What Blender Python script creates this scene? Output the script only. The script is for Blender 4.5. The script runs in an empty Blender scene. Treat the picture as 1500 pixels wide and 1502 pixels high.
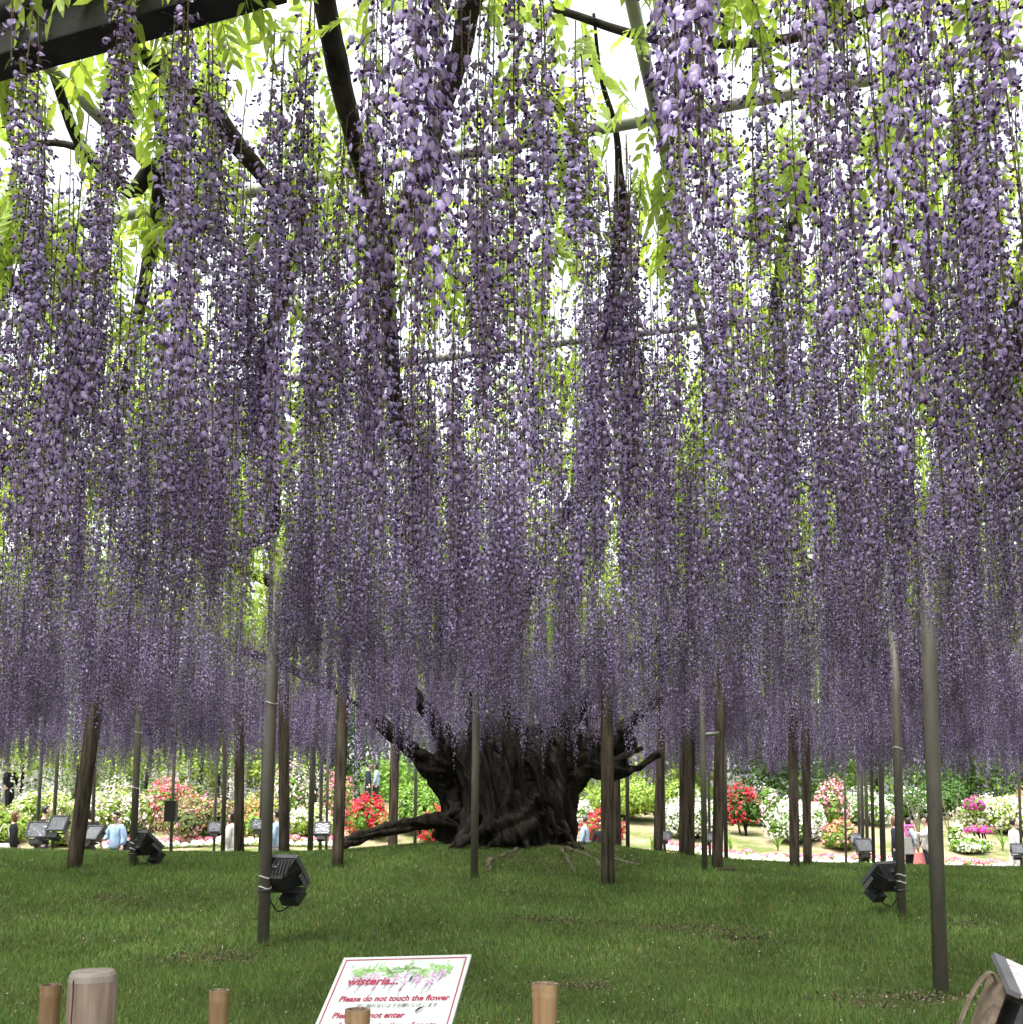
import bpy, bmesh, math, random
import numpy as np
from mathutils import Vector, Matrix, noise

# ------------------------------------------------------------------ camera, sky, sun, exposure
SC = bpy.context.scene
COL = SC.collection
PITCH = math.radians(7.4)
EYE = 1.5
F = 1500.0            # focal length in photograph pixels
cam_d = bpy.data.cameras.new('camera')
cam = bpy.data.objects.new('camera', cam_d)
COL.objects.link(cam)
cam.location = (0, 0, EYE)
cam.rotation_euler = (math.radians(90) + PITCH, 0, 0)
cam_d.sensor_fit = 'HORIZONTAL'
cam_d.sensor_width = 36.0
cam_d.lens = 36.0
cam_d.shift_y = 249.0 / 1500.0
cam_d.clip_start = 0.05
cam_d.clip_end = 2000
SC.camera = cam

SUN_EL, SUN_AZ = math.radians(66), math.radians(205)     # azimuth clockwise from +Y: high, behind the camera
W = bpy.data.worlds.new('World')
SC.world = W
W.use_nodes = True
nt = W.node_tree
nt.nodes.clear()
sky = nt.nodes.new('ShaderNodeTexSky')
sky.sky_type = 'NISHITA'
sky.sun_disc = False
sky.sun_elevation = SUN_EL
sky.sun_rotation = SUN_AZ
sky.air_density = 1.0
sky.dust_density = 5.0
sky.ozone_density = 0.6
bg = nt.nodes.new('ShaderNodeBackground')
bg.inputs['Strength'].default_value = 0.15
wo = nt.nodes.new('ShaderNodeOutputWorld')
hsv = nt.nodes.new('ShaderNodeHueSaturation')      # thin white cloud cover: the same sky with its blue washed out
hsv.inputs['Saturation'].default_value = 0.22
nt.links.new(sky.outputs[0], hsv.inputs['Color'])
nt.links.new(hsv.outputs[0], bg.inputs['Color'])
nt.links.new(bg.outputs[0], wo.inputs['Surface'])

sun_d = bpy.data.lights.new('sun', 'SUN')
sun_d.energy = 1.0
sun_d.angle = math.radians(20)
sun_d.color = (1.0, 0.95, 0.87)
sun = bpy.data.objects.new('sun', sun_d)
COL.objects.link(sun)
sdir = Vector((math.sin(SUN_AZ) * math.cos(SUN_EL), math.cos(SUN_AZ) * math.cos(SUN_EL), math.sin(SUN_EL)))
sun.rotation_euler = sdir.to_track_quat('Z', 'Y').to_euler()
sun.location = sdir * 60

vs = SC.view_settings
vs.view_transform = 'Standard'
vs.look = 'None'
vs.gamma = 1.0
vs.exposure = 2.2
vs.use_curve_mapping = False
cy = SC.cycles
cy.use_denoising = True
cy.max_bounces = 8
cy.diffuse_bounces = 5
cy.glossy_bounces = 2
cy.transmission_bounces = 5
cy.transparent_max_bounces = 4
cy.caustics_reflective = False
cy.caustics_refractive = False
cy.sample_clamp_indirect = 8

# ------------------------------------------------------------------ helpers
RNG = np.random.default_rng(11)
random.seed(5)
cp, sp = math.cos(PITCH), math.sin(PITCH)

def ray(u, v):
    r, up = (u - 750) / F, (1000 - v) / F
    return Vector((r, cp - up * sp, sp + up * cp))

def at_y(u, v, Y):
    d = ray(u, v)
    return Vector((0, 0, EYE)) + d * (Y / d.y)

def at_z(u, v, z):
    d = ray(u, v)
    return Vector((0, 0, EYE)) + d * ((z - EYE) / d.z)

def project(p):
    x, y, z = p[0], p[1], p[2] - EYE
    fw = y * cp + z * sp
    up = -y * sp + z * cp
    return 750 + F * x / fw, 1000 - F * up / fw

def sstep(t):
    t = np.clip(t, 0, 1)
    return t * t * (3 - 2 * t)

TX, TY = 0.05, 16.5            # the wisteria's foot

def height(x, y):
    x = np.asarray(x, float); y = np.asarray(y, float)
    crest = 0.74 - 0.017 * np.clip(x, -12, 12)
    z = crest * sstep((y - 4.5) / 12.5) * (1 - sstep((y - 17.6) / 4.2))
    r2 = ((x - TX) / 2.9) ** 2 + ((y - TY) / 2.4) ** 2
    z = z + 0.33 * np.exp(-r2)
    z = z + 0.035 * np.sin(x * 0.9 + 1.3) * np.sin(y * 0.8 + x * 0.25) * sstep((y - 3.5) / 3) * (1 - sstep((y - 18) / 3))
    bank = 0.16 * np.clip(y - 24.3, 0, 12) + 0.05 * np.sin(x * 0.7) * sstep((y - 25) / 3)
    return z + bank

def hz(x, y):
    return float(height(x, y))

def on_ground(u, v, y0=3.0, y1=21.0):
    d = ray(u, v)
    prev = None
    for i in range(1200):
        Y = y0 + (y1 - y0) * i / 1199
        t = Y / d.y
        p = Vector((0, 0, EYE)) + d * t
        if p.z <= hz(p.x, p.y):
            return p
    return at_y(u, v, y1)

def setp(o, label=None, cat=None, group=None, kind=None):
    if label: o['label'] = label
    if cat: o['category'] = cat
    if group: o['group'] = group
    if kind: o['kind'] = kind
    return o

def empty(name, loc, label=None, cat=None, group=None, rz=0.0):
    o = bpy.data.objects.new(name, None)
    o.empty_display_size = 0.1
    COL.objects.link(o)
    o.location = loc
    o.rotation_euler = (0, 0, rz)
    return setp(o, label, cat, group)

def link(name, me, parent=None, mats=None, kind=None, loc=None):
    o = bpy.data.objects.new(name, me)
    COL.objects.link(o)
    if mats:
        for m in (mats if isinstance(mats, (list, tuple)) else [mats]):
            me.materials.append(m)
    if parent is not None:
        o.parent = parent
    if loc is not None:
        o.location = loc
    if kind: o['kind'] = kind
    return o

def np_mesh(name, V, T, col=None, smooth=False):
    """mesh out of a vertex array, an (m,3) or (m,4) face array and a per-vertex colour array"""
    V = np.ascontiguousarray(V, np.float32); T = np.ascontiguousarray(T, np.int32)
    me = bpy.data.meshes.new(name)
    me.vertices.add(len(V)); me.vertices.foreach_set('co', V.ravel())
    m, k = T.shape
    me.loops.add(m * k); me.loops.foreach_set('vertex_index', T.ravel())
    me.polygons.add(m)
    me.polygons.foreach_set('loop_start', np.arange(0, m * k, k, dtype=np.int32))
    me.polygons.foreach_set('loop_total', np.full(m, k, np.int32))
    me.polygons.foreach_set('use_smooth', np.full(m, bool(smooth)))
    if col is not None:
        a = me.attributes.new('tint', 'FLOAT_COLOR', 'POINT')
        c = np.ones((len(V), 4), np.float32); c[:, :3] = col
        a.data.foreach_set('color', c.ravel())
    me.update(calc_edges=True)
    me.validate()
    return me

class MB:
    """collects simple shapes into one mesh"""
    def __init__(s): s.v = []; s.f = []
    def add(s, vs_, fs):
        n = len(s.v); s.v += [tuple(p) for p in vs_]; s.f += [tuple(i + n for i in f) for f in fs]; return s
    def box(s, c, size, rot=None):
        hx, hy, hz_ = [q / 2 for q in size]
        P = [Vector((x, y, z)) for x in (-hx, hx) for y in (-hy, hy) for z in (-hz_, hz_)]
        if rot is not None: P = [rot @ p for p in P]
        c = Vector(c)
        return s.add([c + p for p in P], [(0, 1, 3, 2), (4, 6, 7, 5), (0, 4, 5, 1), (2, 3, 7, 6), (0, 2, 6, 4), (1, 5, 7, 3)])
    def tube(s, pts, rad, n=8, cap=True, wob=None):
        pts = [Vector(p) for p in pts]
        if not hasattr(rad, '__len__'): rad = [rad] * len(pts)
        base = len(s.v)
        up = Vector((0.31, 0.17, 0.93))
        d0 = (pts[-1] - pts[0]).normalized()
        if abs(d0.dot(up)) > 0.9: up = Vector((1, 0.1, 0))
        V = []; Fc = []
        for i, p in enumerate(pts):
            a = pts[max(i - 1, 0)]; b = pts[min(i + 1, len(pts) - 1)]
            d = (b - a).normalized()
            x = d.cross(up).normalized(); y = d.cross(x).normalized()
            for k in range(n):
                t = 2 * math.pi * k / n
                r = rad[i] * (1 if wob is None else wob(i, k))
                V.append(p + (x * math.cos(t) + y * math.sin(t)) * r)
        for i in range(len(pts) - 1):
            for k in range(n):
                k2 = (k + 1) % n
                Fc.append((i * n + k, i * n + k2, (i + 1) * n + k2, (i + 1) * n + k))
        if cap:
            Fc.append(tuple(range(n))); Fc.append(tuple((len(pts) - 1) * n + k for k in range(n - 1, -1, -1)))
        return s.add(V, Fc)
    def mesh(s, name, smooth=False, bevel=0):
        me = bpy.data.meshes.new(name)
        me.from_pydata([tuple(v) for v in s.v], [], s.f)
        bm = bmesh.new(); bm.from_mesh(me)
        if bevel:
            bmesh.ops.bevel(bm, geom=list(bm.edges), offset=bevel, segments=2, affect='EDGES', profile=0.7)
        bmesh.ops.recalc_face_normals(bm, faces=bm.faces)
        bm.to_mesh(me); bm.free()
        if smooth:
            for p in me.polygons: p.use_smooth = len(p.vertices) == 4
        return me
    def build(s, name, mat, parent=None, smooth=False, bevel=0, kind=None):
        return link(name, s.mesh(name, smooth, bevel), parent, mat, kind)

def spline(P, n):
    """Catmull-Rom through P (points may carry a radius as 4th value)"""
    P = [np.array(p, float) for p in P]
    P = [2 * P[0] - P[1]] + P + [2 * P[-1] - P[-2]]
    out = []
    for i in range(1, len(P) - 2):
        for k in range(n):
            t = k / n
            a, b, c, d = P[i - 1], P[i], P[i + 1], P[i + 2]
            out.append(0.5 * (2 * b + (c - a) * t + (2 * a - 5 * b + 4 * c - d) * t * t + (3 * b - a - 3 * c + d) * t ** 3))
    out.append(P[-2])
    return out

# ------------------------------------------------------------------ materials
def new_mat(name):
    m = bpy.data.materials.new(name); m.use_nodes = True
    n = m.node_tree; n.nodes.clear()
    out = n.nodes.new('ShaderNodeOutputMaterial')
    return m, n, out

def N(n, t, **kw):
    q = n.nodes.new(t)
    for k, v in kw.items():
        if k in q.inputs: q.inputs[k].default_value = v
        else: setattr(q, k, v)
    return q

def rough_mat(name, c1, c2, scale=6.0, stretch=(1, 1, 1), rough=0.75, bump=0.3, bump_scale=None, metallic=0.0, detail=6.0, spec=0.3, contrast=(0.35, 0.65), dist=0.02):
    m, n, out = new_mat(name)
    b = N(n, 'ShaderNodeBsdfPrincipled', Roughness=rough, Metallic=metallic)
    b.inputs['Specular IOR Level'].default_value = spec
    tc = N(n, 'ShaderNodeTexCoord'); mp = N(n, 'ShaderNodeMapping')
    mp.inputs['Scale'].default_value = stretch
    n.links.new(tc.outputs['Object'], mp.inputs[0])
    nz = N(n, 'ShaderNodeTexNoise', Scale=scale, Detail=detail, Roughness=0.62)
    n.links.new(mp.outputs[0], nz.inputs['Vector'])
    mr = N(n, 'ShaderNodeMapRange'); mr.inputs[1].default_value, mr.inputs[2].default_value = contrast
    n.links.new(nz.outputs[0], mr.inputs[0])
    mix = N(n, 'ShaderNodeMix', data_type='RGBA')
    mix.inputs[6].default_value = (*c1, 1); mix.inputs[7].default_value = (*c2, 1)
    n.links.new(mr.outputs[0], mix.inputs[0])
    n.links.new(mix.outputs[2], b.inputs['Base Color'])
    if bump:
        nb = N(n, 'ShaderNodeTexNoise', Scale=bump_scale or scale * 2.5, Detail=8.0, Roughness=0.6)
        n.links.new(mp.outputs[0], nb.inputs['Vector'])
        bp = N(n, 'ShaderNodeBump', Strength=bump, Distance=dist)
        n.links.new(nb.outputs[0], bp.inputs['Height'])
        n.links.new(bp.outputs[0], b.inputs['Normal'])
    n.links.new(b.outputs[0], out.inputs[0])
    return m

def plain(name, c, rough=0.6, metallic=0.0, spec=0.4, var=0.12):
    c2 = tuple(max(0, q * (1 - var * 2)) for q in c)
    return rough_mat(name, c2, c, scale=9, rough=rough, metallic=metallic, spec=spec, bump=0.08)

def petal_mat(name, trans=0.35, rough=0.6, tcol=(1.0, 1.0, 1.0), vary=0.25, spec=0.2, hue=None):
    """thin plant tissue: colour from the mesh's own tint, some light passing through"""
    m, n, out = new_mat(name)
    at = N(n, 'ShaderNodeAttribute', attribute_name='tint')
    oi = N(n, 'ShaderNodeObjectInfo')
    mr = N(n, 'ShaderNodeMapRange'); mr.inputs[3].default_value = 1 - vary; mr.inputs[4].default_value = 1 + vary
    n.links.new(oi.outputs['Random'], mr.inputs[0])
    mul = N(n, 'ShaderNodeMix', data_type='RGBA', blend_type='MULTIPLY'); mul.inputs[0].default_value = 1
    n.links.new(at.outputs['Color'], mul.inputs[6])
    if hue:
        hm_ = N(n, 'ShaderNodeMix', data_type='RGBA'); hm_.inputs[6].default_value = (*hue[0], 1); hm_.inputs[7].default_value = (*hue[1], 1)
        n.links.new(oi.outputs['Random'], hm_.inputs[0]); n.links.new(hm_.outputs[2], mul.inputs[7])
    else:
        n.links.new(mr.outputs[0], mul.inputs[7])
    b = N(n, 'ShaderNodeBsdfPrincipled', Roughness=rough)
    b.inputs['Specular IOR Level'].default_value = spec
    n.links.new(mul.outputs[2], b.inputs['Base Color'])
    t = N(n, 'ShaderNodeBsdfTranslucent')
    m2 = N(n, 'ShaderNodeMix', data_type='RGBA', blend_type='MULTIPLY'); m2.inputs[0].default_value = 1
    m2.inputs[7].default_value = (*tcol, 1)
    n.links.new(mul.outputs[2], m2.inputs[6]); n.links.new(m2.outputs[2], t.inputs[0])
    ms = N(n, 'ShaderNodeMixShader'); ms.inputs[0].default_value = trans
    n.links.new(b.outputs[0], ms.inputs[1]); n.links.new(t.outputs[0], ms.inputs[2])
    n.links.new(ms.outputs[0], out.inputs[0])
    return m

M = {}
M['blossom'] = petal_mat('wisteria_blossom', 0.36, 0.55, (1.05, 0.98, 1.08), 0.22, hue=((.58, .51, .54), (1.42, 1.40, 1.52)))
M['leaf'] = petal_mat('wisteria_leaf', 0.55, 0.45, (1.2, 1.15, 0.75), 0.25)
M['grass'] = petal_mat('grass_blade', 0.3, 0.6, (1.1, 1.1, 0.6), 0.0)
M['litter'] = petal_mat('fallen_petal', 0.2, 0.7, (1, 1, 1), 0.0)
M['bush'] = petal_mat('azalea_tissue', 0.3, 0.6, (1, 1, 1), 0.1)
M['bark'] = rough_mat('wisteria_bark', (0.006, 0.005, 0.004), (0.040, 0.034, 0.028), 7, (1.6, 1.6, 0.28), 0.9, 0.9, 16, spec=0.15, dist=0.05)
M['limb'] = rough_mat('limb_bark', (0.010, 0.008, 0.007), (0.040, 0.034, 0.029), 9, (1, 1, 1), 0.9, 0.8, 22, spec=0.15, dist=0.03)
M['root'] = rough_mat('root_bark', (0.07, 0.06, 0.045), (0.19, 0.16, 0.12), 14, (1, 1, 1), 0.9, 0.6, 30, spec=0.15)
M['prop'] = rough_mat('weathered_timber', (0.022, 0.017, 0.012), (0.125, 0.100, 0.076), 5, (3.5, 3.5, 0.35), 0.85, 0.7, 14, spec=0.2, dist=0.03)
M['steel'] = rough_mat('painted_steel', (0.105, 0.098, 0.085), (0.150, 0.140, 0.122), 5, (2, 2, 0.7), 0.5, 0.05, 60, spec=0.4)
M['pipe'] = rough_mat('trellis_pipe', (0.12, 0.125, 0.105), (0.25, 0.255, 0.225), 4, (1, 1, 1), 0.42, 0.06, 50, spec=0.5)
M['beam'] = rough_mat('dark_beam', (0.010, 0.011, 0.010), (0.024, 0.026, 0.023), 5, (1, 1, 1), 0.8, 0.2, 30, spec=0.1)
M['wire'] = plain('tie_wire', (0.62, 0.62, 0.60), 0.4)
M['flood'] = plain('floodlight_black', (0.022, 0.023, 0.025), 0.42, spec=0.5)
M['flood_grey'] = plain('floodlight_grey', (0.10, 0.105, 0.115), 0.4, spec=0.5)
M['cable'] = plain('black_cable', (0.015, 0.015, 0.015), 0.5)
M['soil'] = rough_mat('soil', (0.09, 0.085, 0.03), (0.15, 0.125, 0.075), 2.2, (1, 1, 1), 0.95, 0.4, 30, spec=0.1)
M['lawn_soil'] = rough_mat('lawn_soil', (0.045, 0.055, 0.018), (0.075, 0.095, 0.028), 3, (1, 1, 1), 0.95, 0.4, 40, spec=0.1)
M['bank'] = rough_mat('bank_soil', (0.10, 0.13, 0.04), (0.27, 0.215, 0.14), 1.3, (1, 1, 1), 0.95, 0.5, 25, spec=0.1, contrast=(0.38, 0.6))
M['paving'] = rough_mat('paving', (0.22, 0.21, 0.19), (0.32, 0.30, 0.28), 3, (1, 1, 1), 0.9, 0.2, 60, spec=0.2)
M['bamboo'] = rough_mat('bamboo', (0.13, 0.075, 0.033), (0.22, 0.145, 0.072), 6, (6, 6, 0.5), 0.45, 0.12, 24, spec=0.4)
M['bamboo_cut'] = rough_mat('bamboo_cut', (0.08, 0.06, 0.04), (0.26, 0.20, 0.14), 40, (1, 1, 1), 0.8, 0.4, 90)
M['post'] = rough_mat('sawn_post', (0.085, 0.062, 0.047), (0.155, 0.118, 0.092), 5, (7, 7, 0.6), 0.75, 0.25, 22, spec=0.25)
M['post_cut'] = rough_mat('post_cut', (0.15, 0.13, 0.11), (0.22, 0.195, 0.17), 18, (1, 1, 1), 0.8, 0.2, 60)
M['crack'] = plain('crack', (0.035, 0.022, 0.015), 0.9)

# ------------------------------------------------------------------ ground
def grid_mesh(name, xs, ys, dz=0.0):
    X, Y = np.meshgrid(xs, ys)
    Z = height(X, Y) + dz
    V = np.stack([X, Y, Z], -1).reshape(-1, 3)
    nx = len(xs); i = np.arange(len(ys) - 1)[:, None] * nx + np.arange(nx - 1)[None]
    i = i.ravel()
    return np_mesh(name, V, np.stack([i, i + 1, i + nx + 1, i + nx], 1), None, True)

def sheet(name, x0, x1, y0, y1, z, mat):
    return link(name, np_mesh(name, [(x0, y0, z), (x1, y0, z), (x1, y1, z), (x0, y1, z)], np.array([[0, 1, 2, 3]])), None, mat, 'structure')

sheet('ground', -700, 700, -700, 700, -0.06, M['soil'])
sheet('path', -40, 40, -30, 3.2, -0.004, M['paving'])
link('lawn', grid_mesh('lawn', np.linspace(-18, 18, 181), np.linspace(3.2, 21.6, 116)), None, M['lawn_soil'], 'structure')
sheet('path', -40, 40, 21.4, 24.7, -0.004, M['paving'])
link('bank', grid_mesh('bank', np.linspace(-40, 40, 161), np.linspace(24.3, 60, 73)), None, M['bank'], 'structure')

# ------------------------------------------------------------------ the great wisteria: trunk, limbs, roots
def ztrel(y):
    return 4.10

tree = empty('wisteria_tree', (TX, TY, hz(TX, TY)), 'huge old wisteria with dark twisted trunk and purple racemes trained over the trellis', 'tree')
bpy.context.view_layer.update()

def keep(o, parent):
    """parent o while keeping its world coordinates"""
    o.parent = parent
    o.matrix_parent_inverse = Matrix.Translation(parent.location).inverted() if parent.rotation_euler.z == 0 else (Matrix.Translation(parent.location) @ Matrix.Rotation(parent.rotation_euler.z, 4, 'Z')).inverted()
    return o

def px(u, v, dy, r=None):
    p = at_y(u, v, TY + dy)
    return (p.x, p.y, p.z) if r is None else (p.x, p.y, p.z, r)

strands = [
    [(652, 1236, .0, .24), (666, 1190, .0, .21), (655, 1160, .0, .20), (625, 1120, -.1, .18), (585, 1082, -.2, .14), (540, 1045, -.3, .11), (490, 1010, -.4, .09)],
    [(680, 1245, -.35, .19), (700, 1180, -.30, .21), (690, 1130, -.3, .20), (655, 1085, -.3, .17), (628, 1045, -.4, .13), (600, 1000, -.5, .10)],
    [(716, 1250, -.55, .20), (728, 1190, -.50, .20), (722, 1125, -.45, .19), (704, 1080, -.4, .15), (692, 1040, -.4, .12), (684, 990, -.4, .09)],
    [(758, 1250, -.60, .19), (764, 1180, -.55, .20), (757, 1120, -.45, .20), (752, 1060, -.4, .16), (748, 1000, -.4, .12)],
    [(745, 1240, -.62, .10), (742, 1190, -.66, .11), (752, 1140, -.60, .11), (742, 1090, -.52, .10), (735, 1050, -.4, .07)],
    [(785, 1250, -.52, .15), (792, 1180, -.50, .15), (786, 1120, -.5, .16), (800, 1070, -.4, .15), (812, 1010, -.4, .11)],
    [(806, 1250, -.38, .18), (812, 1180, -.32, .20), (810, 1120, -.3, .20), (824, 1075, -.3, .18), (852, 1035, -.4, .14), (885, 1000, -.5, .10)],
    [(834, 1242, -.10, .15), (828, 1195, .00, .19), (834, 1155, .0, .21), (858, 1122, .0, .22), (895, 1128, .0, .19), (925, 1128, .0, .11), (948, 1118, .0, .08), (965, 1106, .0, .045)],
    [(830, 1160, .15, .22), (862, 1110, .1, .24), (905, 1070, .1, .19), (955, 1035, .1, .13), (1015, 1000, .1, .10)],
    [(900, 1122, -.05, .12), (925, 1106, -.1, .075), (942, 1098, -.1, .045)],
    [(750, 1250, .5, .55), (750, 1170, .4, .60), (750, 1110, .35, .62), (760, 1060, .3, .55)],
    [(640, 1100, .2, .2), (740, 1090, .2, .32), (840, 1095, .2, .32), (930, 1085, .3, .2)],
    [(672, 1215, .1, .2), (690, 1180, .1, .26), (680, 1145, .1, .26), (665, 1110, .1, .24)],
    [(640, 1120, -.1, .18), (700, 1110, -.05, .34), (790, 1110, -.05, .36), (870, 1100, .0, .26)],
    # surface roots that run out of the trunk
    [(700, 1205, -.15, .20), (645, 1203, -.25, .15), (595, 1211, -.3, .13), (548, 1221, -.4, .11), (508, 1236, -.45, .08), (480, 1254, -.5, .04)],
    [(700, 1190, -.5, .10), (684, 1218, -.75, .085), (664, 1240, -.95, .06), (650, 1254, -1.1, .03)],
    [(788, 1170, -.66, .09), (768, 1195, -.78, .11), (730, 1212, -.88, .12), (695, 1226, -.95, .10), (668, 1246, -1.0, .05)],
    [(800, 1190, -.6, .10), (775, 1215, -.85, .12), (738, 1232, -1.0, .11), (705, 1250, -1.1, .06)],
    [(760, 1200, -.65, .12), (770, 1230, -.85, .11), (778, 1252, -1.0, .07)],
    [(820, 1200, -.3, .10), (832, 1228, -.6, .07), (855, 1248, -.9, .04)],
    [(716, 1200, -.6, .07), (708, 1232, -.85, .06), (700, 1252, -1.0, .04)],
]
mb = MB()
for s in strands:
    P = spline([px(*q) for q in s], 6)
    mb.tube([p[:3] for p in P], [p[3] for p in P], 12)
tmp = bpy.data.objects.new('trunk_source', mb.mesh('trunk_source'))
COL.objects.link(tmp)
rm = tmp.modifiers.new('r', 'REMESH'); rm.mode = 'VOXEL'; rm.voxel_size = 0.024; rm.adaptivity = 0
bpy.context.view_layer.update()
dg = bpy.context.evaluated_depsgraph_get()
tm = bpy.data.meshes.new_from_object(tmp.evaluated_get(dg))
bpy.data.objects.remove(tmp)
n_v = len(tm.vertices)
co = np.empty(n_v * 3, np.float32); tm.vertices.foreach_get('co', co); co = co.reshape(-1, 3)
nr = np.empty(n_v * 3, np.float32); tm.vertex_normals.foreach_get('vector', nr); nr = nr.reshape(-1, 3)
for i in range(n_v):
    x, y, z = (float(q) for q in co[i])
    tw = 0.35 * (z - 1.0)                      # grooves that wind slowly round the stem
    ang = math.atan2(y - TY, x - TX)
    g = noise.noise(Vector((math.cos(ang + tw) * 5.5, math.sin(ang + tw) * 5.5, z * 0.55)))
    g2 = noise.noise(Vector((x * 11, y * 11, z * 1.6)))
    g3 = noise.noise(Vector((x * 3, y * 3, z * 2.4)))
    g4 = noise.noise(Vector((math.cos(ang + tw * 1.6) * 14, math.sin(ang + tw * 1.6) * 14, z * 0.9)))
    d = -0.10 * max(0, 0.26 - abs(g)) / 0.26 - 0.035 * max(0, .3 - abs(g4)) / .3 + 0.022 * g2 + 0.05 * g3
    co[i] += nr[i] * d
tm.vertices.foreach_set('co', co.ravel())
tm.polygons.foreach_set('use_smooth', np.ones(len(tm.polygons), bool))
tm.materials.clear()
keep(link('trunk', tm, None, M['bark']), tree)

def limb(pts, name='limb', mat='limb', n=9, seed=0, sub=6, wobble=0.25):
    P = spline([(*p[:3], p[3] * (.72 if name == 'limb' else 1)) for p in pts], sub)
    w = lambda i, k: 1 + wobble * noise.noise(Vector((i * 0.35 + seed, math.cos(k * 2 * math.pi / n) * 1.2, math.sin(k * 2 * math.pi / n) * 1.2 + seed * 3.1)))
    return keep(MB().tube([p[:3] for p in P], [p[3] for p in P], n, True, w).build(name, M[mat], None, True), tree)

def lz(u, v, dz, r):
    """a point of a limb that lies dz under the trellis, found by its pixel"""
    z = 4.1
    for _ in range(2):
        p = at_z(u, v, z + dz); z = ztrel(p.y)
    return (p.x, p.y, p.z, r)

top = {'a': px(684, 985, -.4, .10), 'b': px(748, 995, -.4, .12), 'c': px(600, 995, -.5, .11), 'd': px(490, 1008, -.4, .09), 'e': px(885, 998, -.5, .11), 'f': px(1015, 998, .1, .10), 'g': px(812, 1005, -.4, .11)}
limb([top['a'], (-0.7, 13.5, 3.92, .10), (-0.9, 9.5, 3.87, .095), lz(612, 700, -.14, .08), lz(590, 640, -.15, .085), lz(577, 560, -.14, .06), lz(570, 450, -.12, .055), lz(563, 350, -.1, .055), lz(530, 240, -.08, .05), lz(500, 120, -.05, .055), lz(478, 10, -.03, .05), lz(460, -120, 0, .045)], seed=1)
limb([lz(566, 372, -.12, .05), lz(610, 270, -.08, .05), lz(648, 160, -.05, .05), lz(672, 90, -.04, .05), lz(695, -20, .0, .055), lz(720, -140, 0, .05)], seed=2)
limb([top['c'], (-2.2, 13.0, 4.02, .10), (-3.1, 9.0, 4.02, .09), lz(330, 800, -.1, .08), lz(400, 770, -.25, .07), lz(385, 560, -.05, .06), lz(440, 330, -.05, .05), lz(390, 262, -.05, .045), lz(342, 205, -.05, .05), lz(298, 148, -.04, .045), lz(230, 95, -.02, .04), lz(120, 0, .0, .035)], seed=3)
limb([top['b'], (0.1, 13.0, 3.92, .10), (0.3, 9.5, 3.97, .09), lz(866, 700, -.12, .06), lz(866, 650, -.2, .075), lz(872, 560, -.14, .05), lz(900, 420, -.1, .045), lz(910, 320, -.06, .05), lz(908, 260, .02, .026), lz(902, 190, .10, .018), lz(880, 110, .16, .012), lz(870, 20, .2, .008)], seed=4)
limb([top['e'], (2.2, 12.8, 3.97, .11), (3.3, 9.6, 3.97, .10), (3.7, 7.2, 3.92, .095), lz(1478, 560, -.1, .10), lz(1496, 470, -.08, .10), lz(1540, 380, -.05, .09), lz(1640, 240, 0, .08)], seed=5)
limb([top['f'], (4.2, 14.2, 4.12, .10), (6.4, 11.5, 4.12, .09), (7.2, 8.0, 4.07, .08), (6.4, 5.0, 4.02, .07)], seed=6)
limb([top['d'], (-4.6, 14.2, 4.07, .10), (-6.4, 11.5, 4.07, .09), (-6.6, 8.0, 4.02, .08), lz(0, 690, -.05, .07), lz(-120, 560, 0, .06)], seed=7)
limb([top['g'], (1.3, 13.2, 3.97, .10), (1.9, 9.5, 3.92, .09), lz(1140, 780, -.1, .07), lz(1150, 690, -.12, .06), lz(1148, 560, -.06, .05), lz(1135, 450, -.03, .04), lz(1180, 260, 0, .035)], seed=8)
limb([(-6.5, 9.0, 4.04, .08), lz(60, 640, -.05, .06), lz(105, 505, -.03, .06), lz(62, 452, -.02, .055), lz(0, 402, .0, .05), lz(-110, 300, 0, .04)], seed=9)
limb([px(640, 1060, .3, .12), (-2.6, 19, 4.12, .10), (-5.5, 20.5, 4.22, .08), (-8.5, 21.0, 4.22, .06)], seed=10)
limb([px(860, 1060, .3, .12), (2.6, 19, 4.12, .10), (6, 20.3, 4.22, .08), (9.5, 20.8, 4.22, .06)], seed=11)
limb([(-3.4, 8.2, 4.04, .05), lz(230, 310, -.02, .04), lz(190, 280, -.02, .042), lz(120, 215, 0, .03), lz(80, 110, 0, .025)], seed=12)
limb([lz(190, 280, -.02, .035), lz(110, 215, .0, .022), lz(20, 212, .03, .016)], seed=13, n=6)
limb([lz(1500, 470, -.03, .05), lz(1488, 420, .0, .022), lz(1476, 380, .03, .016), lz(1440, 330, .05, .012)], seed=14, n=6)

# pale surface roots that crawl down the mound
roots = [[(830, 1238), (860, 1247), (900, 1258)], [(828, 1245), (868, 1260), (885, 1278)], [(822, 1246), (834, 1266), (842, 1284)], [(850, 1236), (890, 1243), (940, 1262)],
         [(760, 1246), (735, 1258), (712, 1264)], [(720, 1262), (716, 1270), (722, 1278)], [(900, 1262), (925, 1268), (948, 1272)], [(845, 1230), (872, 1232), (905, 1240)]]
for k, r in enumerate(roots):
    pts = []
    for j, (u, v) in enumerate(r):
        p = on_ground(u, v, 9, 18)
        pts.append((p.x, p.y, hz(p.x, p.y) + 0.008, (0.035, 0.028, 0.014)[j]))
    P = spline(pts, 6)
    P = [np.array([p[0] + .02 * math.sin(i * 1.7 + k), p[1], max(p[2], hz(p[0], p[1]) + .004), p[3]]) for i, p in enumerate(P)]
    keep(MB().tube([p[:3] for p in P], [p[3] for p in P], 7).build('root', M['root'], None, True), tree)

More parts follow.
